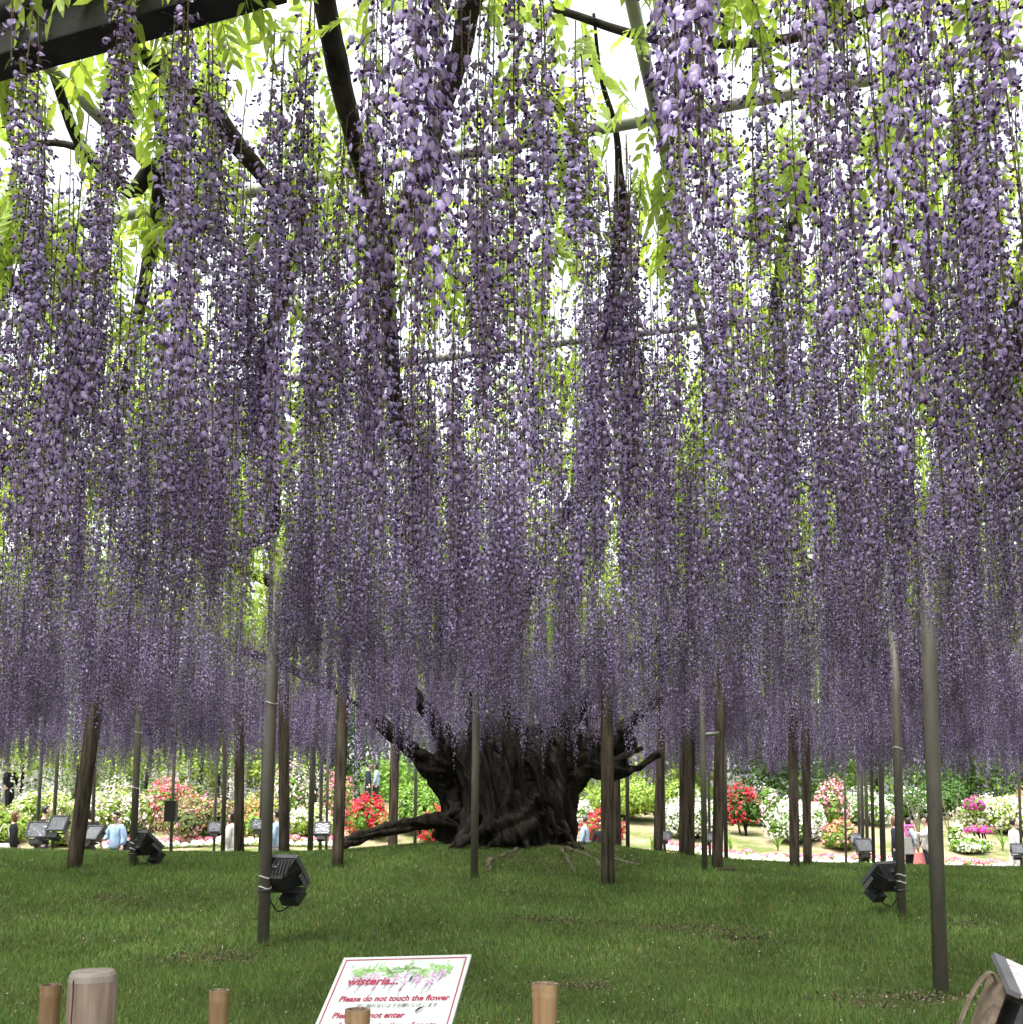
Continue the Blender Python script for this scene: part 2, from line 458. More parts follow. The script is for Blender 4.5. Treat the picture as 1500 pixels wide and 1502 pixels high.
# ------------------------------------------------------------------ trellis: pipes and steel posts
trellis = empty('trellis', (TX, 10, 0), 'grey steel pipe trellis on slim posts carrying the wisteria', 'trellis')
GA = math.radians(16)
Ld = Vector((math.sin(GA), math.cos(GA), 0)); Td = Vector((math.cos(GA), -math.sin(GA), 0))
def clip_line(o, d):
    lo, hi = -60.0, 60.0
    for a, b, c in ((o.x, d.x, (-12.5, 12.5)), (o.y, d.y, (-0.6, 21.8))):
        t0, t1 = (c[0] - a) / b, (c[1] - a) / b
        lo, hi = max(lo, min(t0, t1)), min(hi, max(t0, t1))
    return (lo, hi) if hi - lo > 1.0 else None
anchor = Vector(lz(300, 320, 0, 0)[:3]); anchor.z = 0
anchor_t = Vector(lz(900, 200, 0, 0)[:3]); anchor_t.z = 0
for k in range(-12, 14):
    for d, e, a, dz, rad, st in ((Ld, Td, anchor, 0.0, 0.023, 2.0), (Td, Ld, anchor_t, 0.048, 0.025, 1.75)):
        o = a + e * (k * st)
        c = clip_line(o, d)
        if c is None: continue
        p, q = o + d * c[0], o + d * c[1]
        n_s = max(2, int((c[1] - c[0]) / 3))
        pts = [p.lerp(q, i / n_s) for i in range(n_s + 1)]
        pts = [Vector((w.x, w.y, ztrel(w.y) + dz + 0.012 * math.sin(w.x * 1.3 + k))) for w in pts]
        keep(MB().tube(pts, rad, 10).build('pipe', M['pipe'], None, True), trellis)
# the heavy dark beam across the near corner, with its raised lip
b0, b1 = at_y(-120, 104, 3.05), at_y(410, -46, 2.75)
bd = (b1 - b0).normalized()
rot = bd.to_track_quat('X', 'Z').to_matrix()
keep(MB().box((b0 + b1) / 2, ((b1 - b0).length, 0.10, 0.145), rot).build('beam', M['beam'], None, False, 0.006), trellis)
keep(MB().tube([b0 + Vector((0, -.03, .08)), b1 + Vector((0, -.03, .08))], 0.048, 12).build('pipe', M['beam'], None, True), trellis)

POSTS = []
def post_line(ub, vb, ut, vt, Y=None):
    base = on_ground(ub, vb) if Y is None else Vector((at_y(ub, 1250, Y).x, Y, hz(at_y(ub, 1250, Y).x, Y)))
    Yb = base.y
    z = ztrel(Yb)
    v = project((0, Yb, z))[1]
    u = ub + (ut - ub) * (vb - v) / (vb - vt)
    t = at_y(u, v, Yb)
    t.z = z
    base.z = hz(base.x, base.y)
    return base, t

def steel(ub, vb, ut, vt, w, Y=None, ties=()):
    b, t = post_line(ub, vb, ut, vt, Y)
    r = w / 2 * b.y / F
    d = (t - b).normalized()
    o = keep(MB().tube([b - d * 0.15, b.lerp(t, .5), t], r, 16).build('post', M['steel'], None, True), trellis)
    for v in ties:
        f = (v - vb) / (project(t)[1] - vb)
        c = b.lerp(t, f)
        ring = [c + Vector((math.cos(a) * r * 1.06, math.sin(a) * r * 1.06, 0.012 * math.sin(a * 2))) for a in np.linspace(0, 2 * math.pi, 17)]
        w_o = MB().tube(ring, 0.006, 5, False).build('tie_wire', M['wire'], None, True)
        w_o.parent = o; w_o.matrix_parent_inverse = o.matrix_parent_inverse.copy() if False else Matrix.Identity(4)
        w_o.matrix_parent_inverse = Matrix.Identity(4)
    POSTS.append((b, t, r))
    return b, t, r

P_LEFT = steel(386, 1388, 404, 850, 17, None, (1039, 1291, 1306))
P_RIGHT = steel(1380, 1458, 1359, 870, 21, None)
P_RMID = steel(1322, 1345, 1313, 1000, 12.5, None, (1103, 1286, 1296))
P_CENTRE = steel(696, 1287, 699, 1030, 11, None, (1047,))
P_L195 = steel(195, 1272, 205, 1000, 10, None, (1077, 1158, 1238, 1246))
P55 = steel(53, 1250, 61, 1110, 5.2, 20.6)
P78 = steel(77, 1250, 85, 1100, 5.2, 20.0)
P140 = steel(136, 1250, 140, 1100, 5.0, 20.4)
P252 = steel(251, 1245, 255, 1130, 5.0, 21.0)
P315 = steel(314, 1240, 318, 1130, 4.0, 21.4)
P327 = steel(327, 1247, 330, 1130, 6.5, 18.6)
P381 = steel(381, 1247, 385, 1130, 4.2, 21.2)
P455 = steel(455, 1236, 460, 1080, 8.5, 18.2)
P470 = steel(470, 1236, 473, 1080, 5, 20.6)
P480 = steel(479, 1236, 481, 1130, 4, 21.4)
P609 = steel(609, 1196, 610, 1130, 5, 20.2)
P655 = steel(655, 1196, 654, 1130, 3.2, 21.5)
P920 = steel(920, 1244, 919, 1130, 6, 18.6)
P974 = steel(974, 1250, 972, 1130, 4.2, 20.8)
P1033 = steel(1033, 1281, 1030, 1078, 8.5, None)
P1039 = steel(1040, 1250, 1038, 1130, 4, 21.2)
P1064 = steel(1064, 1262, 1062, 1130, 6, 18.4)
P1258 = steel(1259, 1271, 1257, 1130, 4, 21.4)
P1264 = steel(1264, 1272, 1262, 1130, 5, 20.8)
P1271 = steel(1271, 1275, 1268, 1130, 5, 20.2)
P1279 = steel(1280, 1275, 1277, 1130, 5, 18.8)
P1293 = steel(1294, 1262, 1291, 1130, 8, 18.4)
P1494 = steel(1496, 1276, 1493, 1150, 4.2, 20.6)
P1183 = steel(1239, 1272, 1237, 1130, 3.5, 21.6)
# the short rail and foot plate that tie the slim post to the timber prop beside it
def part_on(tr, name, mbx, mat, **k):
    return keep(mbx.build(name, mat, None, **k), tr)
a_, b_ = at_y(1030, 1078, P1033[0].y), at_y(1054, 1076, P1033[0].y)
part_on(trellis, 'rail', MB().tube([a_, b_], 0.03, 10), M['pipe'], smooth=True)

# ------------------------------------------------------------------ weathered timber props
def prop(ub, vb, ut, vt, w, label, Y=None, n=14, crack=True, seed=0):
    b, t = post_line(ub, vb, ut, vt, Y)
    r = w / 2 * b.y / F
    POSTS.append((b, t, r))
    root = empty('timber_prop', b, label, 'prop', 'timber props under the wisteria limbs')
    d = (t - b)
    L = d.length
    pts = [b + d * (i / 14.0) for i in range(15)]
    pts[0] = b - d.normalized() * 0.15
    k0 = seed % n
    def wob(i, k):
        g = 1 + 0.10 * noise.noise(Vector((i * .25 + seed, k * .9, seed * 2.0)))
        kk = (k - k0) % n
        if crack and kk in (0,) and 1 < i < 13: g *= 0.78 + 0.1 * noise.noise(Vector((i * .6, seed, 0)))
        return g
    o = MB().tube(pts, [r * (1.04 - 0.08 * i / 14) for i in range(15)], n, True, wob).build('log', M['prop'], None, True)
    keep(o, root)
    return root, b, t, r

prop(108, 1276, 150, 965, 21, 'dark timber prop leaning strongly to one side above the lawn', seed=1)
prop(351, 1249, 351, 1040, 14.5, 'upright dark timber prop between a slim post and the big floodlight post', 17.3, seed=2)
prop(417, 1252, 417, 1080, 15.5, 'pale brown squared timber prop just behind the floodlight on the steel post', 17.0, n=8, crack=False, seed=3)
prop(495, 1273, 503, 1030, 17, 'thick cracked timber prop at the end of the long surface root', seed=4)
prop(576, 1200, 579, 1100, 13.5, 'dark timber prop rising behind the long surface root', 18.6, seed=5)
prop(891, 1297, 889, 1050, 19, 'tall split timber prop in front of the right limb beside pale roots', seed=16)
prop(905, 1240, 903, 1120, 11, 'dark timber prop half hidden behind the tall split prop', 18.6, seed=7)
prop(964, 1252, 968, 1100, 13, 'slim dark timber prop with a small floodlight beside it', 18.0, seed=8)
prop(1002, 1258, 1003, 1090, 14, 'grey timber prop of the touching pair before white azaleas', 17.4, seed=9)
prop(1010, 1260, 1012, 1090, 15, 'dark knotty timber prop of the touching pair before white azaleas', 17.1, seed=10)
pr, pb, pt_, prr = prop(1051, 1277, 1055, 1078, 16, 'squared timber prop standing on a small flat foot plate', n=8, seed=11)
keep(MB().box(pb + Vector((0.03, 0, 0.01)), (0.42, 0.34, 0.05)).build('foot_plate', M['prop'], None), pr)
prop(1165, 1274, 1161, 1000, 14, 'dark upright timber prop, the thicker of two in front of white azalea', seed=12)
prop(1184, 1271, 1180, 1060, 12.5, 'reddish upright timber prop, the thinner of two in front of white azalea', seed=13)

# ------------------------------------------------------------------ racemes
def flower_template():
    V = []; T = []; C = []
    end = np.array([.036, 0, 0.0])
    # flower stalk (vertices 0-8)
    ped = [np.array([0, 0, 0]), np.array([.020, 0, .009]), end]
    for i, p in enumerate(ped):
        for k in range(3):
            a = 2 * math.pi * k / 3
            V.append(p + np.array([0, math.cos(a), math.sin(a)]) * .0011)
            C.append((.105, .090, .040) if i < 2 else (.08, .045, .045))
    for i in range(2):
        for k in range(3):
            k2 = (k + 1) % 3
            T += [(i * 3 + k, i * 3 + k2, (i + 1) * 3 + k2), (i * 3 + k, (i + 1) * 3 + k2, (i + 1) * 3 + k)]
    nped = len(V)
    # round standard petal, tipped back
    a = math.radians(22)
    nx = np.array([math.cos(a), 0, math.sin(a)]); upv = np.array([-math.sin(a), 0, math.cos(a)]); sv = np.array([0, 1, 0])
    c0 = end + upv * .0085 + nx * .001
    V.append(c0); C.append((.46, .46, .34)); b = len(V)
    K = 9
    for rr, dp, col in ((.0062, .0008, (.342, .296, .472)), (.0122, -.0030, (.306, .256, .440))):
        for k in range(K):
            t = 2 * math.pi * k / K + math.pi / 2
            q = rr * (1 - .14 * max(0, math.cos(t - math.pi / 2)) ** 12)
            V.append(c0 + sv * math.cos(t) * q * .98 + upv * math.sin(t) * q + nx * (dp - .0015 * abs(math.cos(t)) * (rr / .012)))
            C.append(col)
    for k in range(K):
        k2 = (k + 1) % K
        T.append((b - 1, b + k, b + k2))
        T += [(b + k, b + K + k, b + K + k2), (b + k, b + K + k2, b + k2)]
    # wings and keel: a dark purple lip pushed out and down
    nstd = len(V)
    tipd = np.array([.80, 0, -.60])
    w0 = end + np.array([.001, 0, .001])
    pts = [w0, w0 + tipd * .016]
    mid = w0 + tipd * .009
    ring = [mid + sv * .0058, mid + np.array([.6, 0, .8]) * .0045, mid - sv * .0058, mid - np.array([.6, 0, .8]) * .0050]
    o = len(V)
    V += pts + ring
    C += [(.065, .032, .095), (.034, .014, .066), (.046, .020, .090), (.10, .055, .17), (.046, .020, .090), (.026, .012, .048)]
    for k in range(4):
        k2 = (k + 1) % 4
        T += [(o, o + 2 + k, o + 2 + k2), (o + 1, o + 2 + k2, o + 2 + k)]
    return np.array(V), np.array(T), np.array(C), nped, nstd

FV, FT, FC, NPED, NSTD = flower_template()

def raceme_mesh(name, L, rng, fade, dens=150):
    """a hanging raceme of length L from its top at the origin; fade 0..1 = how far its upper half is spent"""
    Vs, Ts, Cs = [], [], []
    off = 0
    sway = rng.uniform(-.03, .03, 2)
    def axis(t):
        return np.array([sway[0] * math.sin(t * 2.6), sway[1] * math.sin(t * 2.1 + .5), -L * t])
    ns = 12
    for i in range(ns + 1):
        p = axis(i / ns)
        r = .0026 * (1 - .6 * i / ns)
        for k in range(4):
            a = math.pi / 2 * k
            Vs.append((p + np.array([math.cos(a) * r, math.sin(a) * r, 0]))[None]); Cs.append(np.array([[.085, .085, .030]]))
    for i in range(ns):
        for k in range(4):
            k2 = (k + 1) % 4
            Ts.append(np.array([(i * 4 + k, i * 4 + k2, i * 4 + 4 + k2), (i * 4 + k, i * 4 + 4 + k2, i * 4 + 4 + k)]))
    off = (ns + 1) * 4
    n = int(dens * L)
    for j in range(n):
        t = .07 + .92 * (j + rng.uniform(-.4, .4)) / n
        t = min(max(t, .05), .995)
        phi = j * 2.39996 + rng.normal(0, .35)
        bud = max(0.0, (t - .84) / .16)
        sc = (.74 + .24 * rng.random()) * (1 - .62 * bud)
        spent = rng.random() < fade * max(0.0, 1.05 - 1.5 * t)
        if t < .30 and rng.random() < .55 - 1.8 * t: continue
        c = FC.copy()
        V = FV.copy()
        if spent:
            k = rng.random()
            if k < .45:                       # petals dropped: the stalk alone with its dry calyx
                V[NPED:] = V[NPED - 1] + (V[NPED:] - V[NPED - 1]) * .28
                c[NPED:] = (.125, .082, .072)
            else:
                V[NPED:NSTD] = V[NPED - 1] + (V[NPED:NSTD] - V[NPED - 1]) * .62
                c[NPED:] = c[NPED:] * .45 + np.array([.14, .095, .105]) * .5
        else:
            q = rng.uniform(.86, 1.14)
            c[NPED:] = c[NPED:] * q
            c[NPED:NSTD] = c[NPED:NSTD] + rng.uniform(-.02, .03) * np.array([1, .7, 1])
            if bud > .3:
                V[NPED:NSTD] = V[NPED - 1] + (V[NPED:NSTD] - V[NPED - 1]) * (1 - .5 * bud)
                c[NPED:] = c[NPED:] * (1 - .25 * bud)
        V = V * sc
        V[:, 0] *= rng.uniform(.75, 1.35) if not bud else 1
        # droop / twist of the single flower about its stalk
        dr = rng.normal(-.15, .5); cr, sr = math.cos(dr), math.sin(dr)
        V = np.stack([V[:, 0] * cr - V[:, 2] * sr, V[:, 1], V[:, 0] * sr + V[:, 2] * cr], 1)
        tw = rng.normal(0, .45); e = V[NPED - 1].copy()
        Wv = V[NPED:] - e
        Wv = np.stack([Wv[:, 0] * math.cos(tw) - Wv[:, 1] * math.sin(tw), Wv[:, 0] * math.sin(tw) + Wv[:, 1] * math.cos(tw), Wv[:, 2]], 1)
        V[NPED:] = Wv + e
        cf, sf = math.cos(phi), math.sin(phi)
        V = np.stack([V[:, 0] * cf - V[:, 1] * sf, V[:, 0] * sf + V[:, 1] * cf, V[:, 2]], 1) + axis(t)
        Vs.append(V); Cs.append(c); Ts.append(FT + off); off += len(V)
    me = np_mesh(name, np.concatenate(Vs), np.concatenate(Ts), np.clip(np.concatenate(Cs), 0, 1))
    me.materials.append(M['blossom'])
    return me

NVAR = 14
RAC = []
for i in range(NVAR):
    r_ = np.random.default_rng(100 + i)
    RAC.append((raceme_mesh('raceme', 1.0, r_, [0.6, 1.0, .85, .5, 1.2, .75, .95][i % 7], [104, 84, 96, 112, 76, 100, 88][i % 7])))

def vnoise(x, y, s, seed=0.0):
    return noise.noise(Vector((x * s + seed, y * s - seed, seed * 1.7)))

# near racemes that can be told apart in the photograph: (u of the column, v of its lower end, distance, how many)
NEAR = [(30, 85, 1.25, 2), (175, 300, 2.0, 3), (150, 420, 2.5, 2), (245, 400, 2.1, 3), (290, 470, 2.3, 3), (240, 655, 2.25, 2), (265, 640, 2.4, 1), (345, 560, 2.9, 3), (400, 480, 2.3, 3), (445, 500, 2.2, 3), (410, 760, 2.6, 2),
        (575, 330, 1.55, 2), (600, 480, 1.6, 2), (640, 520, 1.7, 2), (665, 400, 1.75, 1), (545, 600, 2.1, 2), (600, 645, 2.1, 1), (500, 640, 2.6, 3), (455, 690, 2.7, 2), (720, 520, 2.1, 3), (775, 480, 1.95, 3), (800, 330, 2.3, 2), (700, 640, 2.9, 3),
        (860, 420, 2.3, 3), (880, 560, 2.7, 3), (960, 250, 1.6, 2), (1005, 350, 1.35, 1), (1040, 300, 1.3, 2), (1060, 470, 1.9, 2), (985, 520, 2.4, 3), (1120, 420, 2.2, 3), (1150, 85, 1.1, 1), (1090, 560, 2.6, 2), (1195, 450, 1.9, 2), (1240, 570, 2.0, 3),
        (1215, 300, 1.5, 1), (1290, 520, 2.1, 3), (1350, 700, 1.75, 1), (1380, 480, 1.8, 2), (1335, 300, 1.6, 1), (1420, 560, 2.2, 3), (1460, 430, 1.9, 3), (1480, 250, 1.5, 1), (1400, 150, 1.2, 1), (1440, 600, 2.5, 3), (612, 1118, 13.6, 1), (626, 1132, 14.2, 1), (641, 1104, 13.4, 1), (657, 1136, 14.4, 1), (700, 1085, 13.8, 1), (735, 1088, 13.6, 1), (757, 1112, 14.0, 1), (790, 1080, 13.5, 1), (815, 1086, 13.8, 1), (845, 1152, 14.2, 1), (910, 1086, 13.4, 1), (926, 1098, 13.8, 1), (950, 1102, 13.5, 1), (1010, 1092, 13.8, 1), (580, 1085, 13.5, 1), (565, 1098, 14.0, 1),
        (120, 640, 2.8, 3), (40, 560, 2.6, 3), (15, 330, 2.1, 2), (80, 700, 3.2, 3)]
rac = []                       # x, y, ztop, length, width, variant, angle
for (u, v, d, n) in NEAR:
    for k in range(n + (1 if d < 5 else 0)):
        d2 = d * (1.36 if d < 5 else 1)
        p = at_y(u + RNG.normal(0, 13), v + RNG.uniform(-70, 15) * (k > 0), d2 + RNG.uniform(-.15, .15))
        zt = ztrel(p.y) - RNG.uniform(0, .1)
        L = max(.6, min(2.1, zt - p.z))
        rac.append((p.x, p.y, zt, L, RNG.uniform(.95, 1.15), int(RNG.integers(NVAR)), RNG.uniform(0, 6.28)))
for it in range(8600):
    x, y = RNG.uniform(-12.5, 12.5), RNG.uniform(-1.6, 21.9)
    if y > 21.0 + .6 * math.sin(x * .8): continue
    inview = abs(x) < .55 * y + .4 and y > 0
    if math.hypot(x, y) < 1.0 or (inview and y < 3.4): continue
    if (x - TX) ** 2 + (y - TY) ** 2 < .8: continue
    dn = .58 + .85 * vnoise(x, y, .55, 3.1) + .5 * vnoise(x, y, 1.7, 9.2)
    if RNG.random() > dn + (.30 if y < 6.5 else .12): continue
    base_len = float(np.interp(y, [0, 3, 5, 9, 13, 16, 21], [1.5, 1.45, 1.22, 1.12, 1.28, 1.52, 1.84]))
    base_len *= 1 + .20 * vnoise(x, y, .45, 5.0) + .16 * vnoise(x, y, 1.6, 15.0)
    by_trunk = abs(x - TX) < 2.6 and 12.2 < y < 17.5
    if by_trunk: base_len *= .95
    base_len *= 1 + .008 * max(-4, min(8, x)) * (y > 16)
    for k in range(int(RNG.integers(2, 5)) - (1 if by_trunk else 0)):
        xx, yy = x + RNG.normal(0, .13), y + RNG.normal(0, .13)
        zt = ztrel(yy) - RNG.uniform(-.1, .18)
        L = base_len * RNG.uniform(.72, 1.14) * (1.3 if by_trunk and RNG.random() < .12 else 1)
        L = min(L, zt - 2.02)
        ub_, vb_ = project((xx, max(yy, .3), zt - L))
        if any(yy < yp and abs(ub_ - up_) < 20 and vb_ > vp_ for up_, vp_, yp in ((396, 850, 9.4), (1369, 890, 7.6))): continue
        rac.append((xx, yy, zt, L, RNG.uniform(.92, 1.18), int(RNG.integers(NVAR)), RNG.uniform(0, 6.28)))
rac = np.array(rac)

def split_nearest(pos, n):
    """indices of the n nearest ones whose place falls into the picture, and the others"""
    sc_ = []
    for i, p in enumerate(pos):
        u, v = project(p)
        ok = p[1] > .6 and -60 < u < 1560 and v > -250
        sc_.append(p[1] if ok else 1e9)
    order = np.argsort(np.array(sc_), kind='stable')
    return order[:n], order[n:]

near_i, far_i = split_nearest(np.stack([rac[:, 0], rac[:, 1], rac[:, 2] - rac[:, 3] * .5], 1), 300)
src = {}
for i in near_i:
    x, y, z, L, w, k, a = rac[i]; k = int(k)
    o = link('raceme', RAC[k])
    o.location = (x, y, z); o.rotation_euler = (0, 0, a); o.scale = (w, w, L)
    keep(o, tree)
    src.setdefault(k, o)
for k in range(NVAR):
    assert k in src

def scatter(name, pos, rot, scl, var, sources, parent):
    """one object that draws all the remaining copies"""
    me = bpy.data.meshes.new(name)
    me.vertices.add(len(pos)); me.vertices.foreach_set('co', np.ascontiguousarray(pos, np.float32).ravel())
    for nm, arr in (('rot', rot), ('scl', scl)):
        a = me.attributes.new(nm, 'FLOAT_VECTOR', 'POINT'); a.data.foreach_set('vector', np.ascontiguousarray(arr, np.float32).ravel())
    a = me.attributes.new('variant', 'INT', 'POINT'); a.data.foreach_set('value', np.ascontiguousarray(var, np.int32))
    o = link(name, me, None, None, 'stuff')
    g = bpy.data.node_groups.new(name, 'GeometryNodeTree')
    g.interface.new_socket('Geometry', in_out='INPUT', socket_type='NodeSocketGeometry')
    g.interface.new_socket('Geometry', in_out='OUTPUT', socket_type='NodeSocketGeometry')
    gi = g.nodes.new('NodeGroupInput'); go = g.nodes.new('NodeGroupOutput')
    jn = g.nodes.new('GeometryNodeJoinGeometry')
    for s in sources:
        q = g.nodes.new('GeometryNodeObjectInfo'); q.transform_space = 'ORIGINAL'
        q.inputs['Object'].default_value = s; q.inputs['As Instance'].default_value = True
        g.links.new(q.outputs['Geometry'], jn.inputs[0])
    ip = g.nodes.new('GeometryNodeInstanceOnPoints')
    ip.inputs['Pick Instance'].default_value = True
    def attr(nm, ty):
        q = g.nodes.new('GeometryNodeInputNamedAttribute'); q.data_type = ty; q.inputs['Name'].default_value = nm
        return q.outputs['Attribute']
    g.links.new(gi.outputs[0], ip.inputs['Points'])
    g.links.new(jn.outputs[0], ip.inputs['Instance'])
    g.links.new(attr('variant', 'INT'), ip.inputs['Instance Index'])
    e2r = g.nodes.new('FunctionNodeEulerToRotation')
    g.links.new(attr('rot', 'FLOAT_VECTOR'), e2r.inputs[0])
    g.links.new(e2r.outputs[0], ip.inputs['Rotation'])
    g.links.new(attr('scl', 'FLOAT_VECTOR'), ip.inputs['Scale'])
    g.links.new(ip.outputs[0], go.inputs[0])
    o.modifiers.new('scatter', 'NODES').node_group = g
    if parent is not None: keep(o, parent)
    return o

R = rac[far_i]
scatter('raceme_mass', R[:, :3], np.stack([0 * R[:, 6], 0 * R[:, 6], R[:, 6]], 1), np.stack([R[:, 4], R[:, 4], R[:, 3]], 1), R[:, 5].astype(int), [src[k] for k in range(NVAR)], tree)

# ------------------------------------------------------------------ wisteria leaves
def compound_leaf(name, rng, n_pair=6, L=.26, hang=.5):
    V, T, C = [], [], []
    g = rng.uniform(.8, 1.15)
    base = np.array([.31, .42, .085]) * g
    def ax(t):
        return np.array([L * t * math.cos(hang * t), 0, -L * t * math.sin(hang * t * 1.5)])
    def leaflet(p, d, l, w):
        d = d / np.linalg.norm(d)
        s = np.cross(d, [0, 0, 1]); s /= np.linalg.norm(s) + 1e-9
        nn = np.cross(s, d)
        o = len(V)
        V.extend([p, p + d * l * .35 + s * w - nn * .002, p + d * l * .35 + nn * (-.006), p + d * l * .35 - s * w - nn * .002, p + d * l * .75 + s * w * .6 - nn * .012, p + d * l * .75 - s * w * .6 - nn * .012, p + d * l - nn * .022])
        c = base * rng.uniform(.85, 1.15)
        C.extend([c] * 7)
        T.extend([(o, o + 1, o + 2), (o, o + 2, o + 3), (o + 1, o + 4, o + 2), (o + 2, o + 4, o + 5), (o + 2, o + 5, o + 3), (o + 4, o + 6, o + 5)])
    for i in range(n_pair):
        t = .25 + .7 * i / n_pair
        p = ax(t)
        for s in (-1, 1):
            leaflet(p, np.array([.55 + .3 * t, s * .8, -.35 + rng.normal(0, .2)]), .068 * rng.uniform(.8, 1.2) * (1 - .25 * abs(t - .5)), .0125 * rng.uniform(.85, 1.15))
    leaflet(ax(1), np.array([.8, 0, -.6]), .07, .013)
    o = len(V)
    for i in range(5):
        p = ax(i / 4)
        V.extend([p + np.array([0, .0014, 0]), p + np.array([0, -.0014, .0]), p + np.array([0, 0, .0018])]); C.extend([base * .7] * 3)
    for i in range(4):
        for k in range(3):
            k2 = (k + 1) % 3
            a, b = o + i * 3, o + i * 3 + 3
            T.extend([(a + k, a + k2, b + k2), (a + k, b + k2, b + k)])
    me = np_mesh(name, np.array(V), np.array(T), np.array(C))
    me.materials.append(M['leaf'])
    return me

LEAF = [compound_leaf('leaf', np.random.default_rng(40 + i), 5 + i % 3, .22 + .02 * (i % 4), .3 + .25 * (i % 3)) for i in range(8)]
windows = [lz(90, 150, .2, 0), lz(700, 110, .2, 0), lz(1120, 60, .2, 0), lz(500, 430, .2, 0), lz(380, 340, .2, 0), lz(620, 470, .2, 0), lz(930, 440, .2, 0), lz(1230, 260, .2, 0), lz(20, 560, .2, 0)]
lv = []
for it in range(80000):
    x, y = RNG.uniform(-13, 13), RNG.uniform(-1.8, 22.0)
    if abs(x) > .6 * y + 3.5 and RNG.random() < .5: continue
    if y < 1.2 and abs(x) < 1.5: continue
    dn = .62 + .9 * vnoise(x, y, .9, 21.0) + .5 * vnoise(x, y, 2.6, 31.0)
    for w in windows:
        d = math.hypot(x - w[0], y - w[1])
        dn -= 1.2 * math.exp(-(d / (.12 + .045 * y)) ** 2)
    if y > 15: dn *= 1 - .085 * (y - 15)
    if RNG.random() > dn: continue
    z = ztrel(y) + abs(RNG.normal(0, .28)) - .08
    lv.append((x, y, z, RNG.normal(0, .35), RNG.normal(.45, .45), RNG.uniform(0, 6.28), RNG.uniform(.75, 1.35), RNG.integers(8)))
# sprays that hang down among the racemes
for (u, v, n) in ((20, 290, 26), (60, 300, 14), (1490, 545, 26), (205, 290, 6), (970, 240, 14), (985, 330, 12), (1140, 240, 18), (1150, 190, 12), (480, 520, 9), (825, 230, 12), (820, 330, 10), (60, 600, 12), (310, 215, 6)):
    for k in range(n):
        q = lz(u + RNG.normal(0, 14), v + RNG.normal(0, 22), RNG.uniform(-.12, .1), 0)
        lv.append((q[0], q[1], q[2], RNG.normal(0, .35), RNG.normal(.8, .4), RNG.uniform(0, 6.28), RNG.uniform(.7, 1.2), RNG.integers(8)))
lv = np.array(lv)
ni, fi = split_nearest(lv[:, :3], 300)
lsrc = {}
for i in ni:
    q = lv[i]; k = int(q[7])
    o = link('leaf', LEAF[k])
    o.location = q[:3]; o.rotation_euler = q[3:6]; o.scale = (q[6],) * 3
    keep(o, tree)
    lsrc.setdefault(k, o)
Lr = lv[fi]
scatter('leaf_mass', Lr[:, :3], Lr[:, 3:6], np.repeat(Lr[:, 6:7], 3, 1), Lr[:, 7].astype(int), [lsrc[k] for k in range(8)], tree)

# thin vines that wind over the pipes
for k in range(70):
    x, y = RNG.uniform(-9, 9), RNG.uniform(1.5, 20)
    a = RNG.uniform(0, 6.28); pts = []
    for j in range(7):
        pts.append((x, y, ztrel(y) + .03 + .05 * math.sin(j * 1.9 + k), .014 * (1 - .09 * j) * (1 + .5 * (k % 3))))
        a += RNG.normal(0, .35); x += .42 * math.cos(a); y += .42 * math.sin(a)
    limb(pts, 'vine', 'limb', 6, k * .7, 4, .2)
print('racemes', len(rac), 'leaves', len(lv))

